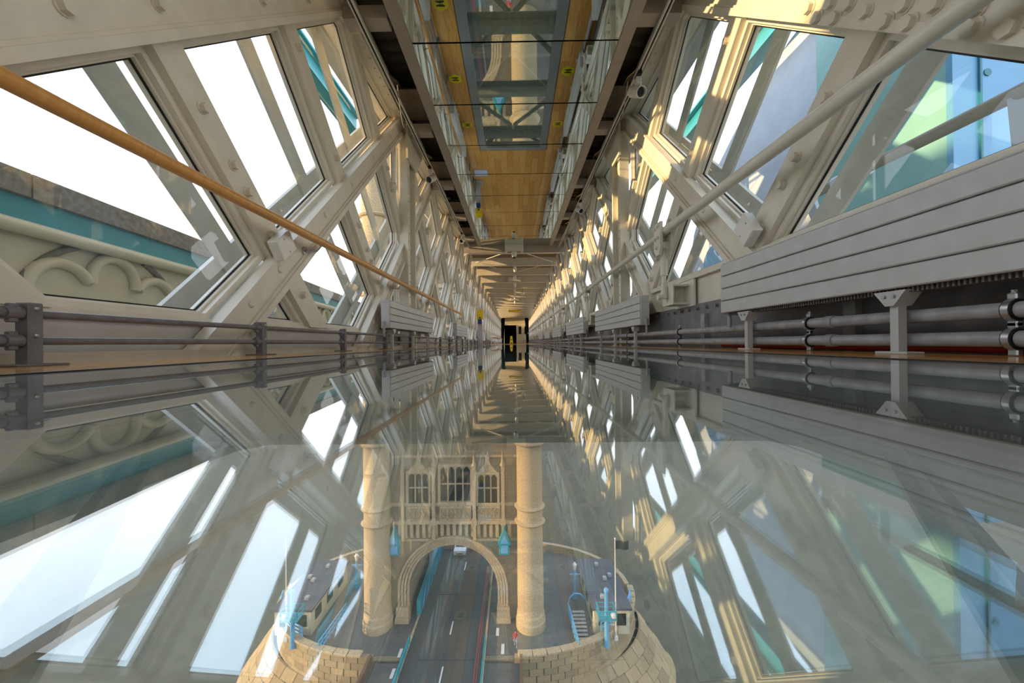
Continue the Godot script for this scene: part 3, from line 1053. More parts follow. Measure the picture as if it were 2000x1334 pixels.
func far_end():
	# end wall with dark doorway and cream doors
	var w := thing("wall_back", "pale end wall around the dark doorway at the end of the walkway", "wall", P(0, 0, 40), "", "structure")
	var mb := MB.new()
	mb.span(P(-1.5, 1.95, 40), P(1.5, 3.4, 40.2))
	mb.span(P(-1.6, 0, 40), P(-1.12, 1.95, 40.2))
	part(w, "plaster", mb, M.door_cream)
	mb = MB.new()
	mb.span(P(-1.6, 0, 46.0), P(0.4, 2.6, 46.1))
	mb.span(P(-1.65, 0, 40.1), P(-1.55, 2.6, 46.0))
	mb.span(P(0.3, 0, 40.1), P(0.4, 2.6, 46.0))
	mb.span(P(-1.6, 2.5, 40.1), P(0.4, 2.6, 46.0))
	mb.span(P(-1.6, -0.1, 40.0), P(0.4, 0.0, 46.0))
	part(w, "lobby_lining", mb, M.timber_brown)
	mb = MB.new()
	mb.span(P(-1.16, 0, 39.95), P(-1.10, 1.98, 40.02))
	mb.span(P(0.16, 0, 39.95), P(0.24, 1.98, 40.02))
	mb.span(P(-1.16, 1.93, 39.95), P(1.5, 2.0, 40.02))
	part(w, "door_frame", mb, M.cream_frame)
	var dr := thing("door_1", "pale cream double door with two narrow dark panes", "door", P(0.85, 0, 40), "", "structure")
	for x in [0.24, 0.87]:
		mb = MB.new()
		mb.cbox(P(x + 0.31, 0.97, 40.0), Vector3(0.61, 1.92, 0.05), 0.006)
		var leaf := part(dr, "leaf", mb, M.door_cream)
		mb = MB.new()
		mb.span(P(x + 0.14, 0.98, 39.965), P(x + 0.44, 1.8, 39.972))
		part(leaf, "pane", mb, M.window_dark)
		mb = MB.new()
		mb.tube([P(x + 0.55, 0.85, 39.95), P(x + 0.55, 1.1, 39.95)], 0.012, 6)
		part(leaf, "handle", mb, M.zinc)
	for e in [[-1, "dark navy curtain gathered at the doorway, wooden rail side"], [1, "dark navy curtain gathered beside the cream doors"]]:
		var s: int = e[0]
		var c := thing("curtain", e[1], "curtain", P(s * 1.3, 0, 38.6), "navy curtains at the end of the walkway")
		mb = MB.new()
		var prev0 := Vector3.ZERO
		var prev1 := Vector3.ZERO
		for i in 25:
			var u := i / 24.0
			var top := P(s * (1.40 - 0.42 * u), 2.85, 38.6 + 0.05 * sin(u * 40.0))
			var low := P(s * (1.40 - 0.24 * u), 0.01, 38.6 + 0.05 * sin(u * 40.0 + 0.6))
			if i > 0:
				mb.hexa([prev0, top, low, prev1, prev0 + Vector3(0, 0, -0.01), top + Vector3(0, 0, -0.01), low + Vector3(0, 0, -0.01), prev1 + Vector3(0, 0, -0.01)])
			prev0 = top
			prev1 = low
		part(c, "cloth", mb, M.navy_cloth)
		mb = MB.new()
		mb.span(P(s * 0.92, 2.83, 38.55), P(s * 1.42, 2.95, 38.7))
		part(c, "pelmet", mb, M.ink_black)
	var b := thing("hanging_sign", "long yellow sign hanging under the far ceiling beams", "sign", P(0.0, 2.55, 29.2))
	mb = MB.new()
	mb.cbox(P(0.0, 2.52, 29.2), Vector3(0.98, 0.15, 0.03), 0.004)
	part(b, "board", mb, M.sign_yellow)
	mb = MB.new()
	for x in [-0.4, 0.4]:
		mb.tube([P(x, 2.59, 29.2), P(x, 2.9, 29.2)], 0.008, 6)
	part(b, "hanger", mb, M.zinc)
	var wf := thing("wet_floor_sign", "small yellow folding floor sign standing before the dark doorway", "floor sign", P(-0.3, 0, 31.0))
	for q in [-1, 1]:
		mb = MB.new()
		mb.prism(PackedVector2Array([Vector2(-0.14, 0.0), Vector2(-0.09, 0.0), Vector2(-0.075, 0.08), Vector2(0.075, 0.08), Vector2(0.09, 0.0), Vector2(0.14, 0.0), Vector2(0.07, 0.62), Vector2(-0.07, 0.62)]), func(p): return P(-0.3 + p.x, p.y, 31.0 + q * 0.17 * (1.0 - p.y / 0.64)), func(p): return P(-0.3 + p.x, p.y, 31.0 + q * (0.17 * (1.0 - p.y / 0.64) + 0.015)))
		part(wf, "panel", mb, M.sign_yellow)
	mb = MB.new()
	mb.prism(PackedVector2Array([Vector2(-0.05, 0.3), Vector2(0.05, 0.3), Vector2(0.0, 0.42)]), func(p): return P(-0.3 + p.x, p.y, 30.97 - 0.17 * (1.0 - p.y / 0.64) + 0.008), func(p): return P(-0.3 + p.x, p.y, 30.97 - 0.17 * (1.0 - p.y / 0.64) + 0.012))
	part(wf, "warning_mark", mb, M.ink_black)
	# sanitiser stand with a yellow board
	var st := thing("sanitiser_stand", "slim stand with a bright yellow board and blue dispenser", "stand", P(-1.2, 0, 13.0))
	mb = MB.new()
	mb.cbox(P(-1.2, 0.02, 13.0), Vector3(0.3, 0.03, 0.3), 0.006)
	part(st, "base", mb, M.plastic_grey)
	mb = MB.new()
	mb.cbox(P(-1.2, 0.42, 13.02), Vector3(0.16, 0.8, 0.05), 0.006)
	part(st, "post", mb, M.plastic_grey)
	mb = MB.new()
	mb.cbox(P(-1.2, 0.80, 12.97), Vector3(0.13, 0.16, 0.10), 0.012)
	part(st, "dispenser", mb, M.blue_plastic)
	mb = MB.new()
	mb.cbox(P(-1.2, 1.03, 13.02), Vector3(0.23, 0.33, 0.02), 0.004)
	part(st, "board", mb, M.sign_yellow)
	mb = MB.new()
	mb.lathe([Vector2(0.0, 0.004), Vector2(0.03, 0.004), Vector2(0.03, 0.0)], P(-1.2, 0.93, 13.005), Vector3.BACK, 12)
	part(st, "mark", mb, M.blue_plastic)
	var fl2 := thing("floor_mat", "pale grey square mat on the planks past the glass", "mat", P(-1.05, 0.002, 12.3))
	mb = MB.new()
	mb.cbox(P(-1.05, 0.004, 12.3), Vector3(0.42, 0.006, 0.5), 0.002)
	part(fl2, "pad", mb, M.pale_blue_paint)
	mb = MB.new()
	mb.cbox(P(-1.05, 0.0025, 12.3), Vector3(0.46, 0.004, 0.54), 0.001)
	part(fl2, "edging", mb, M.girder_grey)
	var bn := thing("bench", "long low white bench against the wooden rail side wall", "bench", P(-1.1, 0, 23.5))
	mb = MB.new()
	mb.cbox(P(-1.1, 0.36, 23.5), Vector3(0.34, 0.04, 8.0), 0.006)
	part(bn, "seat", mb, M.lamp_white)
	for d in [19.6, 22.2, 24.8, 27.4]:
		for x in [-1.23, -0.97]:
			mb = MB.new()
			mb.span(P(x - 0.02, 0, d - 0.02), P(x + 0.02, 0.34, d + 0.02))
			part(bn, "leg", mb, M.lamp_white)
	# wall behind the camera
	var wb := thing("wall_front", "plain cream wall closing the near end of the walkway", "wall", P(0, 0, -4), "", "structure")
	mb = MB.new()
	mb.span(P(-1.7, -0.25, -4.15), P(1.7, 3.4, -4.0))
	part(wb, "plaster", mb, M.cream_steel)

# ---------------------------------------------------------------- outside, beside the walkway
func gusset():
	var w := get_node("wall_right")
	var mb := MB.new()
	var pts := band(slash, -1, -0.26, HW, 0.36, 1.75)
	wall_prism(mb, pts, 1.425, 1.45)
	var g := part(w, "gusset_plate", mb, M.cream_steel)
	var bm := MB.new()
	bm.hexbolt(Vector3.ZERO, Vector3(-1, 0, 0), 0.025, 0.026)
	var mesh := bm.mesh()
	for e in [[1582, 18], [1597, 37], [1624, 8], [1632, 38], [1660, 10], [1692, 25], [1730, 45], [1767, 12], [1775, 48], [1826, 12], [1895, 60], [1905, 20], [1970, 60]]:
		var a: float = e[0] - 1006.0
		var b: float = e[1] - 670.0
		var d := 740.0 * 1.425 / (a - b * 0.0105)
		var y := 0.05 - (b + a * 0.0105) * d / 740.0
		place(g, "bolt", mesh, M.cream_steel, Transform3D(Basis(), P(1.425, y, d) - base_of(g)))

func fascia():
	# carved cast-iron cladding seen through the near windows: bowed slightly away from the walkway
	var t := thing("cladding_panel", "cream cast-iron cladding with trefoil tracery, teal band and stone coping outside windows", "cladding", P(-3.1, 0, 3), "")
	var X := func(d): return -(2.87 + (d - 2.11) * 0.13)
	var strip := func(mb: MB, y0: float, y1: float, out0: float, out1: float, d0: float, d1: float):
		mb.hexa([P(X.call(d0) + out0, y0, d0), P(X.call(d1) + out0, y0, d1), P(X.call(d1) + out0, y1, d1), P(X.call(d0) + out0, y1, d0), P(X.call(d0) + out1, y0, d0), P(X.call(d1) + out1, y0, d1), P(X.call(d1) + out1, y1, d1), P(X.call(d0) + out1, y1, d0)])
	var mb := MB.new()
	for k in 5:
		mb = MB.new()
		strip.call(mb, 0.93, 1.07, 0.06, -0.4, 0.2 + 2.0 * k, 2.19 + 2.0 * k)
		part(t, "coping", mb, M.coping_stone)
	mb = MB.new()
	strip.call(mb, 0.79, 0.93, 0.02, -0.3, 0.2, 10.2)
	part(t, "teal_band", mb, M.teal)
	mb = MB.new()
	strip.call(mb, -0.6, 0.80, -0.04, -0.3, 0.2, 10.2)
	part(t, "back_panel", mb, M.cast_cream)
	mb = MB.new()
	mb.tube([P(X.call(0.2) + 0.02, 0.755, 0.2), P(X.call(10.2) + 0.02, 0.755, 10.2)], 0.042, 14)
	part(t, "roll_moulding", mb, M.cast_cream)
	for k in range(-1, 4):
		var c := 2.80 + 2.12 * k
		var arc := func(cd: float, cy: float, r: float, a0: float, a1: float, rad: float, out: float) -> MB:
			var m := MB.new()
			var pts := []
			for i in 17:
				var a := lerpf(a0, a1, i / 16.0)
				var d := cd + r * cos(a)
				pts.append(P(X.call(d) - 0.04 + out, cy + r * sin(a), d))
			m.tube(pts, rad, 10)
			return m
		part(t, "lobe", arc.call(c, 0.53, 0.175, deg_to_rad(-12), deg_to_rad(192), 0.036, 0.018), M.cast_cream)
		part(t, "lobe", arc.call(c - 0.37, 0.40, 0.20, deg_to_rad(30), deg_to_rad(215), 0.036, 0.018), M.cast_cream)
		part(t, "lobe", arc.call(c + 0.37, 0.40, 0.20, deg_to_rad(-35), deg_to_rad(150), 0.036, 0.018), M.cast_cream)
		part(t, "hood_moulding", arc.call(c, 0.08, 0.70, deg_to_rad(18), deg_to_rad(68), 0.022, 0.01), M.coping_stone)
		part(t, "hood_moulding", arc.call(c, 0.08, 0.70, deg_to_rad(112), deg_to_rad(162), 0.022, 0.01), M.coping_stone)
		mb = MB.new()
		strip.call(mb, -0.6, 0.74, 0.03, -0.1, c + 0.86, c + 1.26)
		var pier := part(t, "panel_stile", mb, M.cast_cream)
		mb = MB.new()
		strip.call(mb, 0.2, 0.66, 0.034, 0.03, c + 0.92, c + 1.20)
		part(pier, "sunk_face", mb, M.cast_cream)
	# teal rails high outside the glass on both sides
	for e in [[-2.62, 3.66, 3.0, 6.25, "teal rail high outside the windows, wooden handrail side"], [3.0, 3.66, 3.0, 9.0, "teal rail high outside the windows, white handrail side"]]:
		var r := thing("outside_rail", e[4], "rail", P(e[0], e[1], 5), "teal rails outside")
		mb = MB.new()
		mb.span(P(e[0], e[1] - 0.13, e[2]), P(e[0] + 0.03, e[1] + 0.13, e[3]))
		part(r, "web", mb, M.teal)
		mb = MB.new()
		mb.span(P(e[0] - 0.08, e[1] + 0.13, e[2]), P(e[0] + 0.11, e[1] + 0.16, e[3]))
		mb.span(P(e[0] - 0.08, e[1] - 0.16, e[2]), P(e[0] + 0.11, e[1] - 0.13, e[3]))
		part(r, "flange", mb, M.teal)
	# chain anchorage beside the white rail windows
	var g := thing("tie_girder", "tall teal steel tie box outside the white rail side windows", "girder", P(3.5, -1, 3.5))
	mb = MB.new()
	mb.span(P(3.0, -1.2, 2.64), P(4.6, 3.4, 3.75))
	part(g, "side_plate", mb, M.tie_teal)
	mb = MB.new()
	mb.span(P(3.0, -1.2, 2.60), P(4.6, 3.4, 2.64))
	var fp := part(g, "front_plate", mb, M.sky_blue_paint)  # same teal box; sky light on this face is put into a bluer colour
	mb = MB.new()
	mb.span(P(3.17, -1.2, 2.585), P(3.185, 3.4, 2.60))
	part(fp, "seam", mb, M.teal_deep)
	mb = MB.new()
	mb.lathe([Vector2(0.025, 0.0), Vector2(0.025, 0.006), Vector2(0.0, 0.006)], P(3.235, 1.86, 2.6), Vector3.BACK, 14)
	part(fp, "dark_hole_disc", mb, M.teal_deep)  # flat dark disc painted for the shade inside an open hole
	var e2 := thing("tie_link", "pale blue rounded tie link outside beyond the teal box", "girder", P(3.4, 0, 7))
	mb = MB.new()
	var link := PackedVector2Array()
	for e in [[3.8, -0.4], [3.8, 3.6], [4.4, 3.5], [5.0, 3.3], [5.5, 3.05], [6.0, 2.75], [6.4, 2.4], [6.75, 1.95], [6.95, 1.4], [7.0, 0.8], [6.9, 0.2], [6.7, -0.4]]:
		link.append(Vector2(e[0], e[1]))
	mb.prism(link, func(p): return P(3.2, p.y, p.x), func(p): return P(3.6, p.y, p.x))
	part(e2, "plate", mb, M.pale_blue_paint)
	mb = MB.new()
	mb.lathe([Vector2(0.35, 0.0), Vector2(0.35, 0.1), Vector2(0.0, 0.1)], P(3.2, 1.2, 5.9), Vector3(-1, 0, 0), 20)
	part(e2, "pin", mb, M.sky_blue_paint)
	var ht := thing("strut_tube", "grey horizontal strut with a white sleeve outside the near window", "strut", P(2.2, 1.13, 2.0))
	mb = MB.new()
	mb.tube([P(2.25, 1.14, 0.2), P(2.25, 1.14, 3.6)], 0.034, 14)
	part(ht, "tube", mb, M.strut_grey)
	mb = MB.new()
	mb.tube([P(2.25, 1.14, 2.42), P(2.25, 1.14, 2.66)], 0.045, 14)
	part(ht, "sleeve", mb, M.pale_blue_paint)
	for q in [0.9, 1.7, 2.9]:
		mb = MB.new()
		mb.bar(P(2.25, 1.14, q), P(2.96, 0.39, q + 0.48), 0.06, 0.06)
		part(ht, "stay", mb, M.pale_blue_paint)

# ---------------------------------------------------------------- the tower and the road below
const DECK := -34.0
const CX := -7.7

func outline(x: float, d: float, grow: float) -> Array:
	return [x, d, grow]

func pier_point(a: float, grow: float) -> Vector2:     # a: 0..1 along the front from one nose to the other; returns (x, d)
	var q := PI / 2.0
	var l := 23.0 + 0.0
	var straight := 16.0
	var total := 2.0 * l + straight
	var s := a * total
	if s < l:
		var t := s / l * q
		return Vector2(-16.0 - (15.2 + grow) * cos(t), 52.0 - (11.4 + grow) * sin(t))
	if s < l + straight:
		return Vector2(-16.0 + (s - l), 52.0 - 11.4 - grow)
	var t2 := (s - l - straight) / l * q
	return Vector2(0.0 + (15.2 + grow) * sin(t2), 52.0 - (11.4 + grow) * cos(t2))

func pier_loop(grow: float, n := 48) -> PackedVector2Array:
	var out := PackedVector2Array()
	for i in n + 1:
		out.append(pier_point(float(i) / n, grow))
	for i in range(n, -1, -1):
		var p := pier_point(float(i) / n, grow)
		if absf(104.0 - 2.0 * p.y) > 0.05:
			out.append(Vector2(p.x, 104.0 - p.y))
	return out

func below():
	var rv := thing("river", "murky grey-brown river water far below the bridge", "river", P(0, -43, 30), "", "structure")
	var mb := MB.new()
	mb.quad(P(-900, -43, -600), P(900, -43, -600), P(900, -43, 900), P(-900, -43, 900), Vector3.UP)
	part(rv, "water", mb, M.river)
	# pier
	var pr := thing("bridge_pier", "rounded stone bridge pier carrying the tower", "pier", P(CX, -43, 52))
	mb = MB.new()
	mb.prism(pier_loop(-0.25), func(p): return P(p.x, -43.5, p.y), func(p): return P(p.x, DECK - 0.05, p.y))
	part(pr, "core", mb, M.rubble_stone)
	mb = MB.new()
	mb.prism(pier_loop(-0.9), func(p): return P(p.x, DECK - 0.05, p.y), func(p): return P(p.x, DECK, p.y))
	part(pr, "paving", mb, M.footway)
	var skirt := func(p: Vector2, u: float) -> Vector3:      # u 0 at the top of the sloping nose, 1 at the water
		return P(CX + (p.x - CX) * lerpf(1.05, 1.26, u), lerpf(-36.6, -43.4, u), 52.0 + (p.y - 52.0) * lerpf(1.0, 1.05, u))
	mb = MB.new()
	mb.prism(pier_loop(-0.25), func(p): return skirt.call(p, 1.0), func(p): return skirt.call(p, 0.0))
	part(pr, "cutwater", mb, M.rubble_stone)
	rng.seed = 77
	for side in 2:
		for c in 5:
			for i in 9:
				var a0 := 0.005 + 0.034 * (i + 0.5 * (c % 2))
				var a1 := a0 + 0.0325
				if side == 1:
					a0 = 1.0 - a0
					a1 = 1.0 - a1
				var u0 := c / 5.0
				var u1 := u0 + 0.19
				mb = MB.new()
				mb.hexa([skirt.call(pier_point(a0, 0.0), u0), skirt.call(pier_point(a1, 0.0), u0), skirt.call(pier_point(a1, 0.0), u1), skirt.call(pier_point(a0, 0.0), u1), skirt.call(pier_point(a0, -0.6), u0), skirt.call(pier_point(a1, -0.6), u0), skirt.call(pier_point(a1, -0.6), u1), skirt.call(pier_point(a0, -0.6), u1)])
				part(pr, "nose_stone", mb, M["block%d" % rng.randi_range(0, 2)])
	# parapet pieces and masonry courses
	var blk := MB.new()
	blk.cbox(Vector3.ZERO, Vector3(1.475, 0.70, 0.5), 0.025)
	var blk_mesh := blk.mesh()
	var half := MB.new()
	half.cbox(Vector3.ZERO, Vector3(1.5, 0.28, 0.8), 0.04)
	var cope_mesh := half.mesh()
	rng.seed = 31
	var n := 41
	for i in n:
		for c in 7:
			var a := (i + (0.5 if c % 2 else 0.0)) / n
			if a < 0.02 or a > 0.985:
				continue
			var p := pier_point(a, 0.0)
			var t := (pier_point(a + 0.004, 0.0) - pier_point(a - 0.004, 0.0)).normalized()
			var b := Basis(Vector3(t.x, 0, -t.y), Vector3.UP, Vector3(t.x, 0, -t.y).cross(Vector3.UP))
			var y: float = DECK + 0.75 - 0.73 * (c + 0.5)
			if p.x > -15.8 and p.x < -0.2 and y > DECK - 1.5:
				continue
			place(pr, "stone", blk_mesh, M["block%d" % rng.randi_range(0, 2)], Transform3D(b, P(p.x, y, p.y) - pr.position))
		var a2 := (i + 0.25) / n
		var p2 := pier_point(a2, 0.0)
		if p2.x > -16.4 and p2.x < 0.3:
			continue
		var t2 := (pier_point(a2 + 0.004, 0.0) - pier_point(a2 - 0.004, 0.0)).normalized()
		var b2 := Basis(Vector3(t2.x, 0, -t2.y), Vector3.UP, Vector3(t2.x, 0, -t2.y).cross(Vector3.UP))
		place(pr, "coping", cope_mesh, M.tower_stone, Transform3D(b2, P(p2.x, DECK + 0.88, p2.y) - pr.position))
	mb = MB.new()
	var prev := Vector2.ZERO
	for i in 49:      # back parapet
		var p := pier_point(i / 48.0, -0.3)
		p.y = 104.0 - p.y
		if i > 0:
			mb.bar(P(prev.x, DECK + 0.5, prev.y), P(p.x, DECK + 0.5, p.y), 0.6, 1.1)
		prev = p
	part(pr, "rear_parapet", mb, M.tower_stone)
	# road
	var rd := thing("road", "dark asphalt roadway running through the tower arch", "road", P(CX, DECK, 40), "", "structure")
	mb = MB.new()
	mb.span(P(-15.8, DECK - 1.2, -30), P(0.2, DECK - 0.04, 40.5))
	mb.span(P(-13.6, DECK - 0.3, 63), P(-1.8, DECK - 0.02, 160))
	part(rd, "bascule_deck", mb, M.footway)
	mb = MB.new()
	mb.span(P(-12.2, DECK - 0.05, -30), P(-3.8, DECK + 0.03, 160))
	part(rd, "carriageway", mb, M.asphalt)
	for s in [-1, 1]:
		mb = MB.new()
		mb.span(P(CX - 0.35 + s * 4.2, DECK, -30), P(CX - 0.35 + s * 4.45, DECK + 0.14, 160))
		part(rd, "kerb", mb, M.tower_stone)
		mb = MB.new()
		mb.span(P(CX + s * 8.0 - 0.15, DECK - 0.6, -30), P(CX + s * 8.0 + 0.15, DECK + 1.1, 40.3))
		part(rd, "edge_girder", mb, M.timber_brown)
	for d in [12, 18.5, 25, 31.5, 37.9, 44.4, 57, 66, 74]:
		mb = MB.new()
		mb.span(P(-8.03, DECK + 0.03, d), P(-7.88, DECK + 0.036, d + 2.1))
		part(rd, "lane_dash", mb, M.road_white)
	mb = MB.new()
	mb.span(P(-4.62, DECK + 0.03, -30), P(-4.50, DECK + 0.036, 58))
	part(rd, "edge_line", mb, M.road_red)
	mb = MB.new()
	mb.span(P(-4.38, DECK + 0.03, -30), P(-4.28, DECK + 0.036, 58))
	part(rd, "edge_line", mb, M.road_red)
	for e in [[-13.2, 41.2, 42.4], [-13.2, 38.6, 39.8], [-1.9, 41.6, 43.0], [-2.6, 44.2, 45.4]]:
		mb = MB.new()
		mb.span(P(e[0], DECK + 0.01, e[1]), P(e[0] + 0.35, DECK + 0.02, e[2]))
		part(rd, "paving_mark", mb, M.road_white)
	# teal railings between road and footway
	for e in [[-3.72, "teal railing between road and footway, turret side of the walkway"], [-12.3, "teal railing between road and footway, far side of the road"]]:
		var r := thing("road_railing", e[1], "railing", P(e[0], DECK, 36), "teal road railings")
		for y in [0.35, 0.65, 0.95]:
			mb = MB.new()
			mb.span(P(e[0] - 0.06, DECK + y, 10), P(e[0] + 0.06, DECK + y + 0.08, 43.0))
			part(r, "bar", mb, M.teal)
		for k in 17:
			mb = MB.new()
			mb.span(P(e[0] - 0.05, DECK, 11 + k * 2.0 - 0.06), P(e[0] + 0.05, DECK + 1.05, 11 + k * 2.0 + 0.06))
			part(r, "post", mb, M.teal)
	var ch := thing("suspension_chain", "bright blue lattice girder rising beside the road beyond the arch", "girder", P(-13.0, DECK, 60))
	mb = MB.new()
	mb.prism(PackedVector2Array([Vector2(47.6, 0.0), Vector2(74, 0.0), Vector2(74, 4.6), Vector2(66, 4.0), Vector2(58, 2.6), Vector2(47.6, 1.9)]), func(p): return P(-12.7, DECK + p.y, p.x), func(p): return P(-12.2, DECK + p.y, p.x))
	part(ch, "web", mb, M.teal)
	for k in 9:
		mb = MB.new()
		mb.bar(P(-12.12, DECK + 0.3, 48.5 + 2.6 * k), P(-12.12, DECK + 1.9, 49.8 + 2.6 * k), 0.12, 0.1, Vector3.RIGHT)
		part(ch, "lattice_bar", mb, M.sky_blue_paint)
	twin_walkway()
	tower()
	car()
	cabins()
	person()

func twin_walkway():
	var t := thing("parallel_walkway", "unseen twin lattice walkway running parallel between the towers, closed inside to block low sun", "walkway", P(-15.4, 0, 16))
	var mb := MB.new()
	mb.span(P(-17.1, -0.7, -12), P(-13.7, 0.9, 45))
	part(t, "base", mb, M.cast_cream)
	mb = MB.new()
	mb.span(P(-17.3, 3.1, -12), P(-13.5, 3.45, 45))
	part(t, "roof", mb, M.coping_stone)
	mb = MB.new()
	mb.span(P(-15.5, 0.9, -12), P(-15.3, 3.1, 45))  # solid wall added to block the low sun that open lattice would pass
	part(t, "added_sun_wall", mb, M.cream_steel)
	for x in [-17.0, -13.75]:
		for k in 30:
			mb = MB.new()
			mb.bar(P(x, 0.9, -11 + 1.8 * k), P(x, 3.1, -8.8 + 1.8 * k), 0.2, 0.06, Vector3.RIGHT)
			mb.bar(P(x, 3.1, -11 + 1.8 * k), P(x, 0.9, -8.8 + 1.8 * k), 0.2, 0.06, Vector3.RIGHT)
			part(t, "lattice_cross", mb, M.cream_steel)
	mb = MB.new()
	mb.span(P(-17.2, 0.75, -12), P(-13.6, 0.9, 45))
	part(t, "teal_band", mb, M.teal)

func tower():
	var t := thing("bridge_tower", "gothic stone bridge tower with road arch, corner turrets and traceried windows", "tower", P(CX, DECK, 52))
	var F := 47.0
	var hw := 9.3
	var AX := -7.95
	var mb := MB.new()
	var pts := PackedVector2Array([Vector2(CX - hw, DECK), Vector2(CX - hw, 30), Vector2(CX + hw, 30), Vector2(CX + hw, DECK), Vector2(AX + 5.5, DECK), Vector2(AX + 5.5, -30.3)])
	for i in range(1, 24):
		var a := PI * i / 24.0
		pts.append(Vector2(AX + 5.5 * cos(a), -30.3 + 5.5 * sin(a)))
	pts.append(Vector2(AX - 5.5, -30.3))
	pts.append(Vector2(AX - 5.5, DECK))
	mb.prism(pts, func(p): return P(p.x, p.y, F), func(p): return P(p.x, p.y, 58.0))
	part(t, "body", mb, M.rubble_stone)
	# arch mouldings
	for k in 4:
		var r0: float = 5.48 + 0.34 * k
		var out: float = 0.12 + 0.15 * k
		mb = MB.new()
		for i in 28:
			var a0 := PI * i / 28.0
			var a1 := PI * (i + 1) / 28.0
			var q := []
			for dd in [F - out, F + 0.1]:
				for e in [[a0, r0], [a1, r0], [a1, r0 + 0.27], [a0, r0 + 0.27]]:
					q.append(P(AX + e[1] * cos(e[0]), -30.3 + e[1] * sin(e[0]), dd))
			mb.hexa(q)
		for s in [-1, 1]:
			mb.span(P(AX + s * r0, DECK + 1.9, F - out), P(AX + s * (r0 + 0.27), -30.3, F + 0.1))
		part(t, "arch_moulding", mb, M.tower_stone)
	for s in [-1, 1]:
		mb = MB.new()
		mb.span(P(AX + s * 5.4, DECK, F - 0.75), P(AX + s * 6.95, DECK + 1.9, F + 0.1))
		mb.span(P(AX + s * 5.35, DECK, F - 0.9), P(AX + s * 7.05, DECK + 0.7, F + 0.1))
		part(t, "arch_base", mb, M.tower_stone)
	# turrets
	for s in [-1, 1]:
		var at := P(CX + s * 9.25, DECK, 45.9)
		mb = MB.new()
		var prof := [Vector2(1.78, 0.0), Vector2(1.78, 0.9), Vector2(1.68, 1.05), Vector2(1.66, 1.7), Vector2(1.58, 1.9), Vector2(1.53, 12.2), Vector2(1.53, 32), Vector2(1.53, 66), Vector2(0.0, 74)]
		mb.lathe(prof, at, Vector3.UP, 32)
		var tu := part(t, "turret", mb, M.tower_stone)
		for y in [12.6, 14.4, 22.0, 30.5, 40.0, 49.5, 58.0, 65.8]:
			mb = MB.new()
			mb.lathe([Vector2(1.5, -0.28), Vector2(1.74, -0.14), Vector2(1.86, 0.06), Vector2(1.66, 0.2), Vector2(1.5, 0.3)], at + Vector3(0, y, 0), Vector3.UP, 32)
			part(tu, "string_course", mb, M.tower_stone)
		mb = MB.new()
		mb.span(P(CX + s * 9.3 - 1.2, DECK, 46.8), P(CX + s * 9.3 + 1.2, 30, 50))
		part(t, "buttress", mb, M.tower_stone)
	# string courses, corbel table, balcony
	for e in [[-24.3, -24.0, 0.25], [-22.0, -21.6, 0.75], [-19.9, -19.5, 0.45], [-14.0, -13.7, 0.3], [-11.0, -10.6, 0.4], [1.2, 1.6, 0.4], [7, 7.4, 0.4]]:
		mb = MB.new()
		mb.span(P(CX - 7.8, e[0], F - e[2]), P(CX + 7.8, e[1], F + 0.1))
		part(t, "string_course", mb, M.tower_stone)
	for k in 19:
		mb = MB.new()
		var x := CX - 6.75 + 0.75 * k
		mb.span(P(x - 0.2, -23.5, F - 0.5), P(x + 0.2, -22.0, F + 0.1))
		mb.span(P(x - 0.2, -23.9, F - 0.25), P(x + 0.2, -23.5, F + 0.1))
		part(t, "corbel", mb, M.tower_stone)
	for b in [[-13.6, -10.7], [-9.5, -5.6], [-4.8, -2.0]]:
		mb = MB.new()
		mb.span(P(b[0], -21.6, F - 0.55), P(b[1], -19.9, F + 0.1))
		var pn := part(t, "balcony_panel", mb, M.tower_stone)
		var cells := int(round((b[1] - b[0]) / 0.95))
		for i in cells:
			mb = MB.new()
			var w: float = (b[1] - b[0]) / cells
			var cx: float = b[0] + w * (i + 0.5)
			var ring_pts := []
			for q in 13:
				ring_pts.append(P(cx + 0.33 * cos(q * TAU / 12), -20.75 + 0.6 * sin(q * TAU / 12), F - 0.57))
			mb.tube(ring_pts, 0.07, 6)
			mb.bar(P(cx - w * 0.45, -21.45, F - 0.57), P(cx + w * 0.45, -20.05, F - 0.57), 0.09, 0.09, Vector3.BACK)
			mb.bar(P(cx + w * 0.45, -21.45, F - 0.57), P(cx - w * 0.45, -20.05, F - 0.57), 0.09, 0.09, Vector3.BACK)
			part(pn, "tracery", mb, M.block1)
	# windows
	for e in [[-13.35, -10.85, -19.4, -16.0, 3], [-9.4, -5.7, -19.3, -15.2, 4], [-4.75, -2.4, -19.4, -16.2, 3], [-13.0, -10.8, -8.5, -4.0, 3], [-9.4, -5.8, -8.5, -3.5, 4], [-4.6, -2.4, -8.5, -4.0, 3], [-9.4, -5.8, 2.5, 6.2, 4]]:
		mb = MB.new()
		for q in [[e[0] - 0.28, e[0]], [e[1], e[1] + 0.28]]:
			mb.span(P(q[0], e[2] - 0.2, F - 0.45), P(q[1], e[3] + 0.1, F + 0.05))
		mb.span(P(e[0] - 0.28, e[3] + 0.1, F - 0.45), P(e[1] + 0.28, e[3] + 0.4, F + 0.05))
		mb.span(P(e[0] - 0.35, e[2] - 0.45, F - 0.55), P(e[1] + 0.35, e[2] - 0.1, F + 0.05))
		var w := part(t, "window", mb, M.tower_stone)
		mb = MB.new()
		mb.span(P(e[0], e[2] - 0.1, F - 0.06), P(e[1], e[3] + 0.1, F - 0.02))
		part(w, "pane", mb, M.window_dark)
		var nl: int = e[4]
		var lw: float = (e[1] - e[0]) / nl
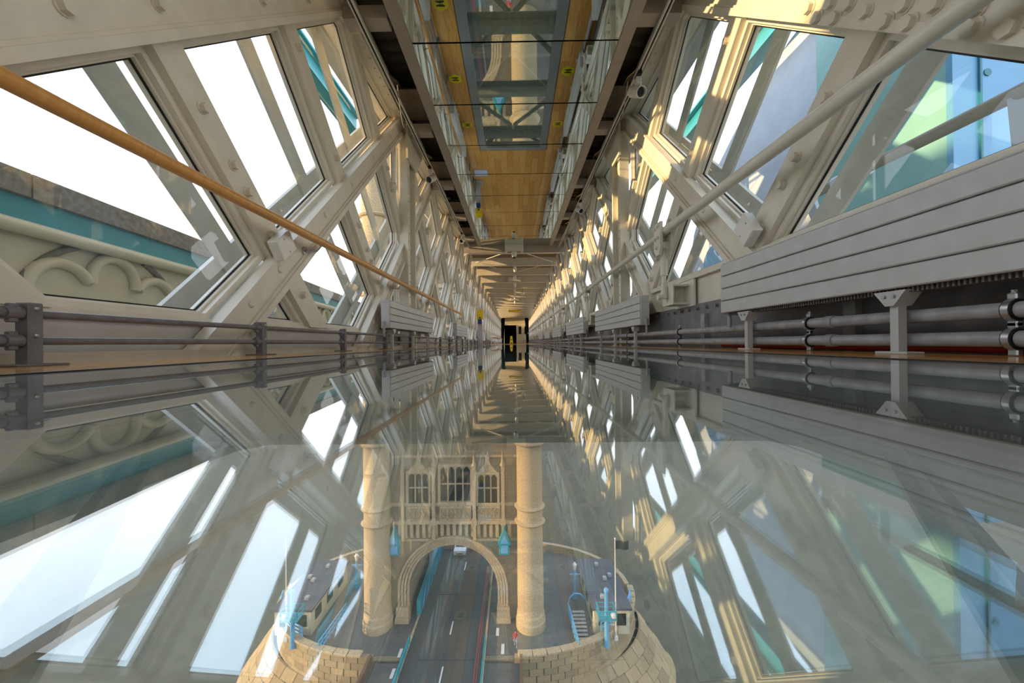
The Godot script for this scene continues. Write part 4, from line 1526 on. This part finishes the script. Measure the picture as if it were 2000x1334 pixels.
		for i in range(1, nl):
			mb = MB.new()
			mb.span(P(e[0] + lw * i - 0.08, e[2] - 0.1, F - 0.3), P(e[0] + lw * i + 0.08, e[3] + 0.1, F - 0.02))
			part(w, "mullion", mb, M.tower_stone)
		mb = MB.new()
		var ty: float = lerpf(e[2], e[3], 0.5)
		mb.span(P(e[0], ty - 0.07, F - 0.25), P(e[1], ty + 0.07, F - 0.02))
		part(w, "transom", mb, M.tower_stone)
		for i in nl:
			mb = MB.new()
			var x0: float = e[0] + lw * i
			for sd in [0, 1]:
				var tp := PackedVector2Array([Vector2(x0 + lw * sd, e[3] + 0.1), Vector2(x0 + lw / 2.0, e[3] + 0.1)])
				for a in 5:
					var u := a / 4.0
					tp.append(Vector2(x0 + lw * (0.5 + (sd - 0.5) * (1.0 - pow(1.0 - u, 1.8))), e[3] + 0.1 - lw * 0.75 * u))
				mb.prism(tp, func(p): return P(p.x, p.y, F - 0.22), func(p): return P(p.x, p.y, F - 0.03))
			part(w, "arched_head", mb, M.tower_stone)
	# pilasters with pinnacles
	for x in [-14.0, -10.2, -5.2, -1.7]:
		mb = MB.new()
		mb.span(P(x - 0.2, -24.0, F - 0.7), P(x + 0.2, -15.0, F + 0.05))
		mb.span(P(x - 0.3, -22.1, F - 0.85), P(x + 0.3, -21.4, F))
		part(t, "pilaster", mb, M.tower_stone)
		mb = MB.new()
		mb.lathe([Vector2(0.34, 0.0), Vector2(0.30, 0.25), Vector2(0.2, 0.4), Vector2(0.0, 2.4)], P(x, -15.0, F - 0.45), Vector3.UP, 4)
		part(t, "pinnacle", mb, M.tower_stone)
	for b in [[-13.35, -10.85, -15.6], [-4.75, -2.4, -15.8]]:
		mb = MB.new()
		var mx: float = (b[0] + b[1]) / 2.0
		mb.prism(PackedVector2Array([Vector2(b[0], b[2]), Vector2(b[1], b[2]), Vector2(mx + 0.35, b[2] + 1.0), Vector2(mx, b[2] + 2.6), Vector2(mx - 0.35, b[2] + 1.0)]), func(p): return P(p.x, p.y, F - 0.4), func(p): return P(p.x, p.y, F))
		part(t, "gablet", mb, M.tower_stone)
	# teal lanterns on the front
	for e in [[-14.95, "teal gabled lantern on the tower front, side away from the near turret"], [-1.55, "teal gabled lantern on the tower front beside the near turret"]]:
		var x: float = e[0]
		var l := thing("tower_lantern", e[1], "lantern", P(x, -25.6, F - 0.5), "teal lanterns on the tower")
		mb = MB.new()
		mb.cbox(P(x, -24.9, F - 0.6), Vector3(1.25, 1.35, 1.1), 0.06)
		part(l, "case", mb, M.teal)
		mb = MB.new()
		mb.prism(PackedVector2Array([Vector2(-0.8, 0), Vector2(0.8, 0), Vector2(0.08, 1.75), Vector2(-0.08, 1.75)]), func(p): return P(x + p.x, -24.25 + p.y, F - 1.25), func(p): return P(x + p.x, -24.25 + p.y, F - 0.05))
		part(l, "gable", mb, M.teal)
		mb = MB.new()
		mb.prism(PackedVector2Array([Vector2(-0.5, 0.12), Vector2(0.5, 0.12), Vector2(0.0, 1.25)]), func(p): return P(x + p.x, -24.25 + p.y, F - 1.30), func(p): return P(x + p.x, -24.25 + p.y, F - 1.2))
		mb.span(P(x - 0.42, -25.35, F - 1.2), P(x + 0.42, -24.4, F - 1.13))
		part(l, "face_panel", mb, M.sky_blue_paint)
		mb = MB.new()
		mb.lathe([Vector2(0.1, 0.0), Vector2(0.16, 0.15), Vector2(0.05, 0.3), Vector2(0.0, 0.7)], P(x, -22.5, F - 0.7), Vector3.UP, 8)
		mb.bar(P(x - 0.22, -22.2, F - 0.7), P(x + 0.22, -22.2, F - 0.7), 0.1, 0.1)
		part(l, "finial", mb, M.teal)

func car():
	var at := P(-9.2, DECK + 0.03, 62.5)
	var t := thing("car", "small white car on the road beyond the tower arch", "car", at)
	var mb := MB.new()
	var prof := PackedVector2Array([Vector2(-2.1, 0.35), Vector2(2.1, 0.35), Vector2(2.15, 0.75), Vector2(2.0, 0.95), Vector2(1.0, 1.05), Vector2(0.3, 1.5), Vector2(-1.2, 1.55), Vector2(-1.9, 1.05), Vector2(-2.15, 0.8)])
	mb.prism(prof, func(p): return at + Vector3(-0.95, p.y, p.x), func(p): return at + Vector3(0.95, p.y, p.x))
	part(t, "body", mb, M.car_white)
	mb = MB.new()
	mb.hexa([at + Vector3(-0.75, 1.07, 1.02), at + Vector3(0.75, 1.07, 1.02), at + Vector3(0.65, 1.46, 0.40), at + Vector3(-0.65, 1.46, 0.40), at + Vector3(-0.75, 1.05, 0.98), at + Vector3(0.75, 1.05, 0.98), at + Vector3(0.65, 1.44, 0.36), at + Vector3(-0.65, 1.44, 0.36)])
	part(t, "windscreen", mb, M.window_dark)
	for s in [-1, 1]:
		mb = MB.new()
		mb.prism(PackedVector2Array([Vector2(-1.6, 1.05), Vector2(0.8, 1.05), Vector2(0.3, 1.42), Vector2(-1.1, 1.45)]), func(p): return at + Vector3(s * 0.88, p.y, p.x), func(p): return at + Vector3(s * 0.895, p.y, p.x))
		part(t, "side_window", mb, M.window_dark)
		mb = MB.new()
		mb.cbox(at + Vector3(s * 0.62, 0.8, 2.08), Vector3(0.34, 0.16, 0.1), 0.02)
		part(t, "headlamp", mb, M.zinc)
		for z in [-1.3, 1.3]:
			mb = MB.new()
			mb.lathe([Vector2(0.0, 0.0), Vector2(0.31, 0.0), Vector2(0.33, 0.05), Vector2(0.33, 0.2), Vector2(0.0, 0.22)], at + Vector3(s * 0.70, 0.33, z), Vector3(s, 0, 0), 16)
			part(t, "wheel", mb, M.tyre)
	mb = MB.new()
	mb.cbox(at + Vector3(0, 0.55, 2.14), Vector3(1.1, 0.22, 0.06), 0.02)
	part(t, "grille", mb, M.ink_black)

func cabins():
	for s in [-1, 1]:
		var x0: float = 8.9 if s > 0 else -24.3
		var x1: float = 13.0 if s > 0 else -28.6
		var t := thing("control_cabin", "cream control cabin with flat grey roof on the pier, %s" % ("near the flag" if s > 0 else "far side of the road"), "cabin", P((x0 + x1) / 2.0, DECK, 49), "control cabins on the pier")
		var mb := MB.new()
		mb.span(P(x0, DECK, 44.4), P(x1, DECK + 2.9, 54.0))
		part(t, "wall", mb, M.cast_cream)
		mb = MB.new()
		mb.span(P(x0 - s * 0.25, DECK + 2.9, 44.1), P(x1 + s * 0.25, DECK + 3.15, 54.3))
		var rf := part(t, "roof", mb, M.cabin_roof)
		mb = MB.new()
		for e in [[46.0, 0.5], [49.5, 1.6], [50.2, 2.4], [52.6, 1.2]]:
			mb.cbox(P(x0 + s * (0.8 + e[1]), DECK + 3.35, e[0]), Vector3(0.5, 0.4, 0.5), 0.05)
		part(rf, "roof_vent", mb, M.plastic_grey)
		for d in [45.3, 48.2, 51.2]:
			mb = MB.new()
			mb.span(P(x0 - s * 0.03, DECK + 1.1, d), P(x0 + s * 0.02, DECK + 2.4, d + 1.5))
			part(t, "window", mb, M.window_dark)
		for q in 2:
			mb = MB.new()
			var a: float = x0 + s * (0.5 + 1.9 * q)
			mb.span(P(a, DECK + 1.0, 44.37), P(a + s * 1.3, DECK + 2.4, 44.42))
			part(t, "window", mb, M.window_dark)
	# masts, poles, railings
	for s in [-1, 1]:
		var x: float = 9.9 if s > 0 else -25.4
		var side := "near the flag" if s > 0 else "far side of the road"
		var t := thing("signal_mast", "teal signal mast with railed platform on the pier, " + side, "mast", P(x, DECK, 42.6), "signal masts on the pier")
		var mb := MB.new()
		mb.tube([P(x, DECK, 42.6), P(x, DECK + 3.0, 42.6), P(x, DECK + 6.2, 42.6)], [0.3, 0.22, 0.2], 12)
		mb.dome(P(x, DECK + 6.2, 42.6), Vector3.UP, 0.3, 0.35, 10)
		part(t, "post", mb, M.sky_blue_paint)
		mb = MB.new()
		mb.cbox(P(x, DECK + 3.4, 42.6), Vector3(1.9, 0.12, 1.5), 0.02)
		var pf := part(t, "platform", mb, M.teal)
		mb = MB.new()
		for y in [3.9, 4.4]:
			for e in [[-0.95, -0.75, 0.95, -0.75], [0.95, -0.75, 0.95, 0.75], [0.95, 0.75, -0.95, 0.75], [-0.95, 0.75, -0.95, -0.75]]:
				mb.tube([P(x + e[0], DECK + y, 42.6 + e[1]), P(x + e[2], DECK + y, 42.6 + e[3])], 0.05, 6)
		for e in [[-0.95, -0.75], [0.95, -0.75], [0.95, 0.75], [-0.95, 0.75], [0, -0.75], [0, 0.75]]:
			mb.tube([P(x + e[0], DECK + 3.4, 42.6 + e[1]), P(x + e[0], DECK + 4.4, 42.6 + e[1])], 0.05, 6)
		part(pf, "rail", mb, M.teal)
		mb = MB.new()
		mb.lathe([Vector2(0.0, 0.2), Vector2(0.24, 0.15), Vector2(0.28, -0.15), Vector2(0.0, -0.2)], P(x + s * 0.6, DECK + 3.9, 41.9), Vector3.BACK, 12)
		part(t, "signal_lamp", mb, M.lamp_white)
		var fp := thing("flagpole", "tall white flagpole on the pier, " + side, "flagpole", P(x + s * 1.3, DECK, 43.6), "white flagpoles on the pier")
		mb = MB.new()
		mb.tube([P(x + s * 1.3, DECK, 43.6), P(x + s * 1.3, DECK + 11.5, 43.6)], [0.09, 0.05], 8)
		mb.dome(P(x + s * 1.3, DECK + 11.5, 43.6), Vector3.UP, 0.1, 0.12, 8)
		part(fp, "pole", mb, M.lamp_white)
		mb = MB.new()
		mb.box(P(x + s * 1.3, DECK + 0.2, 43.6), Vector3(0.4, 0.4, 0.4))
		part(fp, "foot", mb, M.lamp_white)
		if s > 0:
			var fg := thing("flag", "dark flag flying at the top of the white flagpole", "flag", P(x + 1.4, DECK + 10.6, 43.6))
			mb = MB.new()
			for i in 8:
				var u := i / 8.0
				var u1 := (i + 1) / 8.0
				var z0 := 43.6 + 0.15 * sin(u * 7.0)
				var z1 := 43.6 + 0.15 * sin(u1 * 7.0)
				mb.hexa([P(x + 1.38 + 1.5 * u, DECK + 10.3, z0), P(x + 1.38 + 1.5 * u1, DECK + 10.25, z1), P(x + 1.38 + 1.5 * u1, DECK + 11.2, z1), P(x + 1.38 + 1.5 * u, DECK + 11.3, z0), P(x + 1.38 + 1.5 * u, DECK + 10.3, z0 + 0.02), P(x + 1.38 + 1.5 * u1, DECK + 10.25, z1 + 0.02), P(x + 1.38 + 1.5 * u1, DECK + 11.2, z1 + 0.02), P(x + 1.38 + 1.5 * u, DECK + 11.3, z0 + 0.02)])
			part(fg, "cloth", mb, M.navy_cloth)
		# railing following the parapet
		var rl := thing("pier_railing", "teal railing curving round the pier edge, " + side, "railing", P(x + s * 3, DECK + 1, 46), "teal railings on the pier")
		for y in [1.35, 1.75, 2.15]:
			var pts := []
			for i in 15:
				var a := 0.64 + 0.30 * i / 14.0
				var p := pier_point(a if s > 0 else 1.0 - a, -0.2)
				if absf(p.x - (x + s * 0.0)) > 0.0 and (p.x > 8.5 if s > 0 else p.x < -24.0):
					pts.append(P(p.x, DECK + y, p.y))
			mb = MB.new()
			mb.tube(pts, 0.10, 6)
			part(rl, "bar", mb, M.sky_blue_paint)
		for i in 15:
			var a := 0.64 + 0.30 * i / 14.0
			var p := pier_point(a if s > 0 else 1.0 - a, -0.2)
			if p.x > 8.5 if s > 0 else p.x < -24.0:
				mb = MB.new()
				mb.tube([P(p.x, DECK + 1.0, p.y), P(p.x, DECK + 2.2, p.y)], 0.06, 6)
				part(rl, "post", mb, M.sky_blue_paint)
		# stair fence from road side to the cabin
		var fx: float = 6.6 if s > 0 else -21.9
		var fe := thing("stair_fence", "teal stair fence leading to the cabin, " + side, "fence", P(fx, DECK, 44), "teal stair fences on the pier")
		for y in [0.5, 1.0, 1.5]:
			mb = MB.new()
			mb.bar(P(fx, DECK + y, 41.6), P(fx - s * 0.3, DECK + y, 47.5), 0.12, 0.09)
			part(fe, "bar", mb, M.sky_blue_paint)
		for k in 9:
			mb = MB.new()
			mb.tube([P(fx - s * 0.3 * k / 8.0, DECK, 41.6 + 0.74 * k), P(fx - s * 0.3 * k / 8.0, DECK + 1.6, 41.6 + 0.74 * k)], 0.07, 6)
			part(fe, "post", mb, M.sky_blue_paint)
		if s > 0:
			mb = MB.new()
			var hoop := []
			for i in 13:
				var a := PI * i / 12.0
				hoop.append(P(fx + 0.8 - 1.05 * cos(a), DECK + 1.6 + 1.1 * sin(a), 47.5))
			mb.tube(hoop, 0.08, 6)
			part(fe, "hoop", mb, M.sky_blue_paint)
			for k in 8:
				mb = MB.new()
				mb.bar(P(fx, DECK + 0.1 + 0.16 * k, 43.6 + 0.4 * k), P(fx + 1.5, DECK + 0.1 + 0.16 * k, 43.6 + 0.4 * k), 0.3, 0.06)
				part(fe, "tread", mb, M.plastic_grey)
	# lamp post
	for e in [[7.6, 50.6, "teal lamp post with white lantern beside the near turret"], [-22.5, 53.0, "teal lamp post with white lantern, far side of the road"]]:
		var lp := thing("lamp_post", e[2], "lamp post", P(e[0], DECK, e[1]), "teal lamp posts on the pier")
		var mb := MB.new()
		mb.lathe([Vector2(0.32, 0.0), Vector2(0.3, 0.7), Vector2(0.16, 0.9), Vector2(0.12, 3.6), Vector2(0.16, 3.8)], P(e[0], DECK, e[1]), Vector3.UP, 12)
		mb.bar(P(e[0] - 0.7, DECK + 3.2, e[1]), P(e[0] + 0.7, DECK + 3.2, e[1]), 0.1, 0.1)
		part(lp, "post", mb, M.sky_blue_paint)
		mb = MB.new()
		mb.lathe([Vector2(0.14, 0.0), Vector2(0.3, 0.7), Vector2(0.2, 0.85), Vector2(0.0, 1.1)], P(e[0], DECK + 3.8, e[1]), Vector3.UP, 8)
		part(lp, "lantern", mb, M.lamp_white)

# ---------------------------------------------------------------- a walker on the pier
func person():
	var at := P(-0.3, DECK, 42.7)
	var t := thing("person", "person in red top and pale trousers walking beside the turret", "person", at)
	# bones: a, ra, b, rb
	var legs := [[Vector3(0.10, 0.92, 0.0), 0.105, Vector3(0.11, 0.50, 0.13), 0.072], [Vector3(0.11, 0.50, 0.13), 0.07, Vector3(0.12, 0.09, 0.10), 0.045], [Vector3(0.12, 0.05, 0.10), 0.045, Vector3(0.13, 0.04, 0.28), 0.036],
		[Vector3(-0.10, 0.92, 0.0), 0.105, Vector3(-0.11, 0.50, -0.06), 0.072], [Vector3(-0.11, 0.50, -0.06), 0.07, Vector3(-0.12, 0.10, -0.30), 0.045], [Vector3(-0.12, 0.07, -0.30), 0.045, Vector3(-0.12, 0.04, -0.13), 0.036], [Vector3(-0.07, 0.95, 0.0), 0.125, Vector3(0.07, 0.95, 0.0), 0.125]]
	var torso := [[Vector3(0, 0.98, 0), 0.135, Vector3(0, 1.34, 0.01), 0.15], [Vector3(-0.15, 1.41, 0.0), 0.075, Vector3(0.15, 1.41, 0.0), 0.075],
		[Vector3(0.19, 1.40, 0.0), 0.06, Vector3(0.24, 1.12, -0.07), 0.048], [Vector3(0.24, 1.12, -0.07), 0.046, Vector3(0.24, 0.90, 0.02), 0.036], [Vector3(-0.19, 1.40, 0.0), 0.06, Vector3(-0.24, 1.12, 0.05), 0.048], [Vector3(-0.24, 1.12, 0.05), 0.046, Vector3(-0.23, 0.92, 0.20), 0.036]]
	var head := [[Vector3(0, 1.42, 0.0), 0.06, Vector3(0, 1.55, 0.02), 0.055], [Vector3(0, 1.62, 0.03), 0.085, Vector3(0, 1.68, 0.01), 0.095], [Vector3(0, 1.58, 0.06), 0.05, Vector3(0, 1.60, 0.05), 0.06], [Vector3(0, 1.60, 0.115), 0.014, Vector3(0, 1.60, 0.125), 0.016], [Vector3(-0.09, 1.62, 0.02), 0.016, Vector3(-0.09, 1.65, 0.02), 0.016], [Vector3(0.09, 1.62, 0.02), 0.016, Vector3(0.09, 1.65, 0.02), 0.016]]
	for q in [[0.24, 0.86, 0.03], [-0.23, 0.88, 0.22]]:
		head.append([Vector3(q[0], q[1] + 0.03, q[2]), 0.032, Vector3(q[0], q[1] - 0.04, q[2] + 0.02), 0.034])
		for k in 4:
			head.append([Vector3(q[0], q[1] - 0.03, q[2] + 0.01 + 0.021 * (k - 1.5)), 0.0125, Vector3(q[0] * 0.96, q[1] - 0.115 + 0.01 * absf(k - 1.5), q[2] + 0.03 + 0.021 * (k - 1.5)), 0.011])
		head.append([Vector3(q[0], q[1], q[2] + 0.03), 0.013, Vector3(q[0] * 0.93, q[1] - 0.05, q[2] + 0.075), 0.011])
	part(t, "body", net(legs + torso + head, 0.022, at), M.skin)
	part(t, "trousers", net(legs.map(func(b): return [b[0], b[1] + 0.012, b[2], b[3] + 0.012]), 0.024, at), M.pale_cloth)
	part(t, "top", net(torso.map(func(b): return [b[0], b[1] + 0.012, b[2], b[3] + 0.012]), 0.024, at), M.red_cloth)
	part(t, "hair", net([[Vector3(0, 1.68, -0.005), 0.105, Vector3(0, 1.71, 0.0), 0.10], [Vector3(0, 1.62, -0.05), 0.07, Vector3(0, 1.66, -0.04), 0.08]], 0.022, at), M.hair)

func net(bones: Array, cell: float, at: Vector3) -> MB:
	var mb := MB.new()
	var lo := Vector3.ONE * 9.0
	var hi := Vector3.ONE * -9.0
	for b in bones:
		for i in [0, 2]:
			var r: Vector3 = Vector3.ONE * (b[i + 1] + cell * 2.0)
			lo = lo.min(b[i] - r)
			hi = hi.max(b[i] + r)
	var n := Vector3i(((hi - lo) / cell).ceil()) + Vector3i.ONE
	var f := PackedFloat32Array()
	f.resize(n.x * n.y * n.z)
	f.fill(1.0)
	for b in bones:
		var ba: Vector3 = b[2] - b[0]
		var rr: Vector3 = Vector3.ONE * (maxf(b[1], b[3]) + 0.06)
		var i0: Vector3i = Vector3i(((b[0].min(b[2]) - rr - lo) / cell).floor()).clamp(Vector3i.ZERO, n - Vector3i.ONE)
		var i1: Vector3i = Vector3i(((b[0].max(b[2]) + rr - lo) / cell).ceil()).clamp(Vector3i.ZERO, n - Vector3i.ONE)
		for z in range(i0.z, i1.z + 1):
			for y in range(i0.y, i1.y + 1):
				for x in range(i0.x, i1.x + 1):
					var p := lo + Vector3(x, y, z) * cell
					var h: float = clampf((p - b[0]).dot(ba) / maxf(ba.length_squared(), 1e-9), 0.0, 1.0)
					var v: float = p.distance_to(b[0] + ba * h) - lerpf(b[1], b[3], h)
					var id := x + n.x * (y + n.y * z)
					var k := 0.025
					var o := f[id]
					var m := maxf(k - absf(o - v), 0.0) / k
					f[id] = minf(o, v) - m * m * k * 0.25
	var verts := {}
	for z in n.z - 1:
		for y in n.y - 1:
			for x in n.x - 1:
				var s := Vector3.ZERO
				var c := 0
				for e in [[0, 1], [0, 2], [0, 4], [1, 3], [1, 5], [2, 3], [2, 6], [3, 7], [4, 5], [4, 6], [5, 7], [6, 7]]:
					var a := Vector3i(x + (e[0] & 1), y + ((e[0] >> 1) & 1), z + (e[0] >> 2))
					var b := Vector3i(x + (e[1] & 1), y + ((e[1] >> 1) & 1), z + (e[1] >> 2))
					var va := f[a.x + n.x * (a.y + n.y * a.z)]
					var vb := f[b.x + n.x * (b.y + n.y * b.z)]
					if (va < 0.0) != (vb < 0.0):
						s += Vector3(a).lerp(Vector3(b), va / (va - vb))
						c += 1
				if c > 0:
					verts[Vector3i(x, y, z)] = at + lo + s / c * cell
	for q in verts:
		for ax in 3:
			var u := (ax + 1) % 3
			var w := (ax + 2) % 3
			var b: Vector3i = q
			var a2 := b
			a2[ax] += 1
			if a2[ax] >= n[ax] or b[u] < 1 or b[w] < 1:
				continue
			var va := f[b.x + n.x * (b.y + n.y * b.z)]
			var vb := f[a2.x + n.x * (a2.y + n.y * a2.z)]
			if (va < 0.0) == (vb < 0.0):
				continue
			var p1 := b
			p1[u] -= 1
			var p2 := p1
			p2[w] -= 1
			var p3 := b
			p3[w] -= 1
			var out := Vector3.ZERO
			out[ax] = 1.0 if va < 0.0 else -1.0
			if verts.has(p1) and verts.has(p2) and verts.has(p3):
				mb.quad(verts[b], verts[p1], verts[p2], verts[p3], out)
	return mb

func _ready():
	view_and_light()
	materials()
	floors()
	side_wall(-1)
	side_wall(1)
	ceilings()
	gusset()
	handrails()
	radiator_set(1, 1.25, [[0.25, 2.31], [3.80, 5.92], [6.95, 9.3], [10.4, 12.7], [13.8, 16.1], [17.3, 19.6]], [0.215, 0.51], ["long grey slatted radiator nearest the big bolted gusset plate", "grey slatted radiator beside the tall post on the white rail side", "third grey slatted radiator along the white rail side wall", "fourth grey slatted radiator along the white rail side wall", "fifth grey slatted radiator along the white rail side wall", "sixth grey slatted radiator along the white rail side wall"])
	radiator_set(-1, 1.27, [[3.86, 5.88], [8.3, 10.2], [13.3, 15.2], [17.3, 19.3]], [0.215, 0.50], ["grey slatted radiator beside the tall post on the wooden rail side", "second grey slatted radiator along the wooden rail side wall", "third grey slatted radiator along the wooden rail side wall", "fourth grey slatted radiator along the wooden rail side wall"])
	pipes()
	ceiling_fittings()
	stickers()
	far_end()
	fascia()
	below()
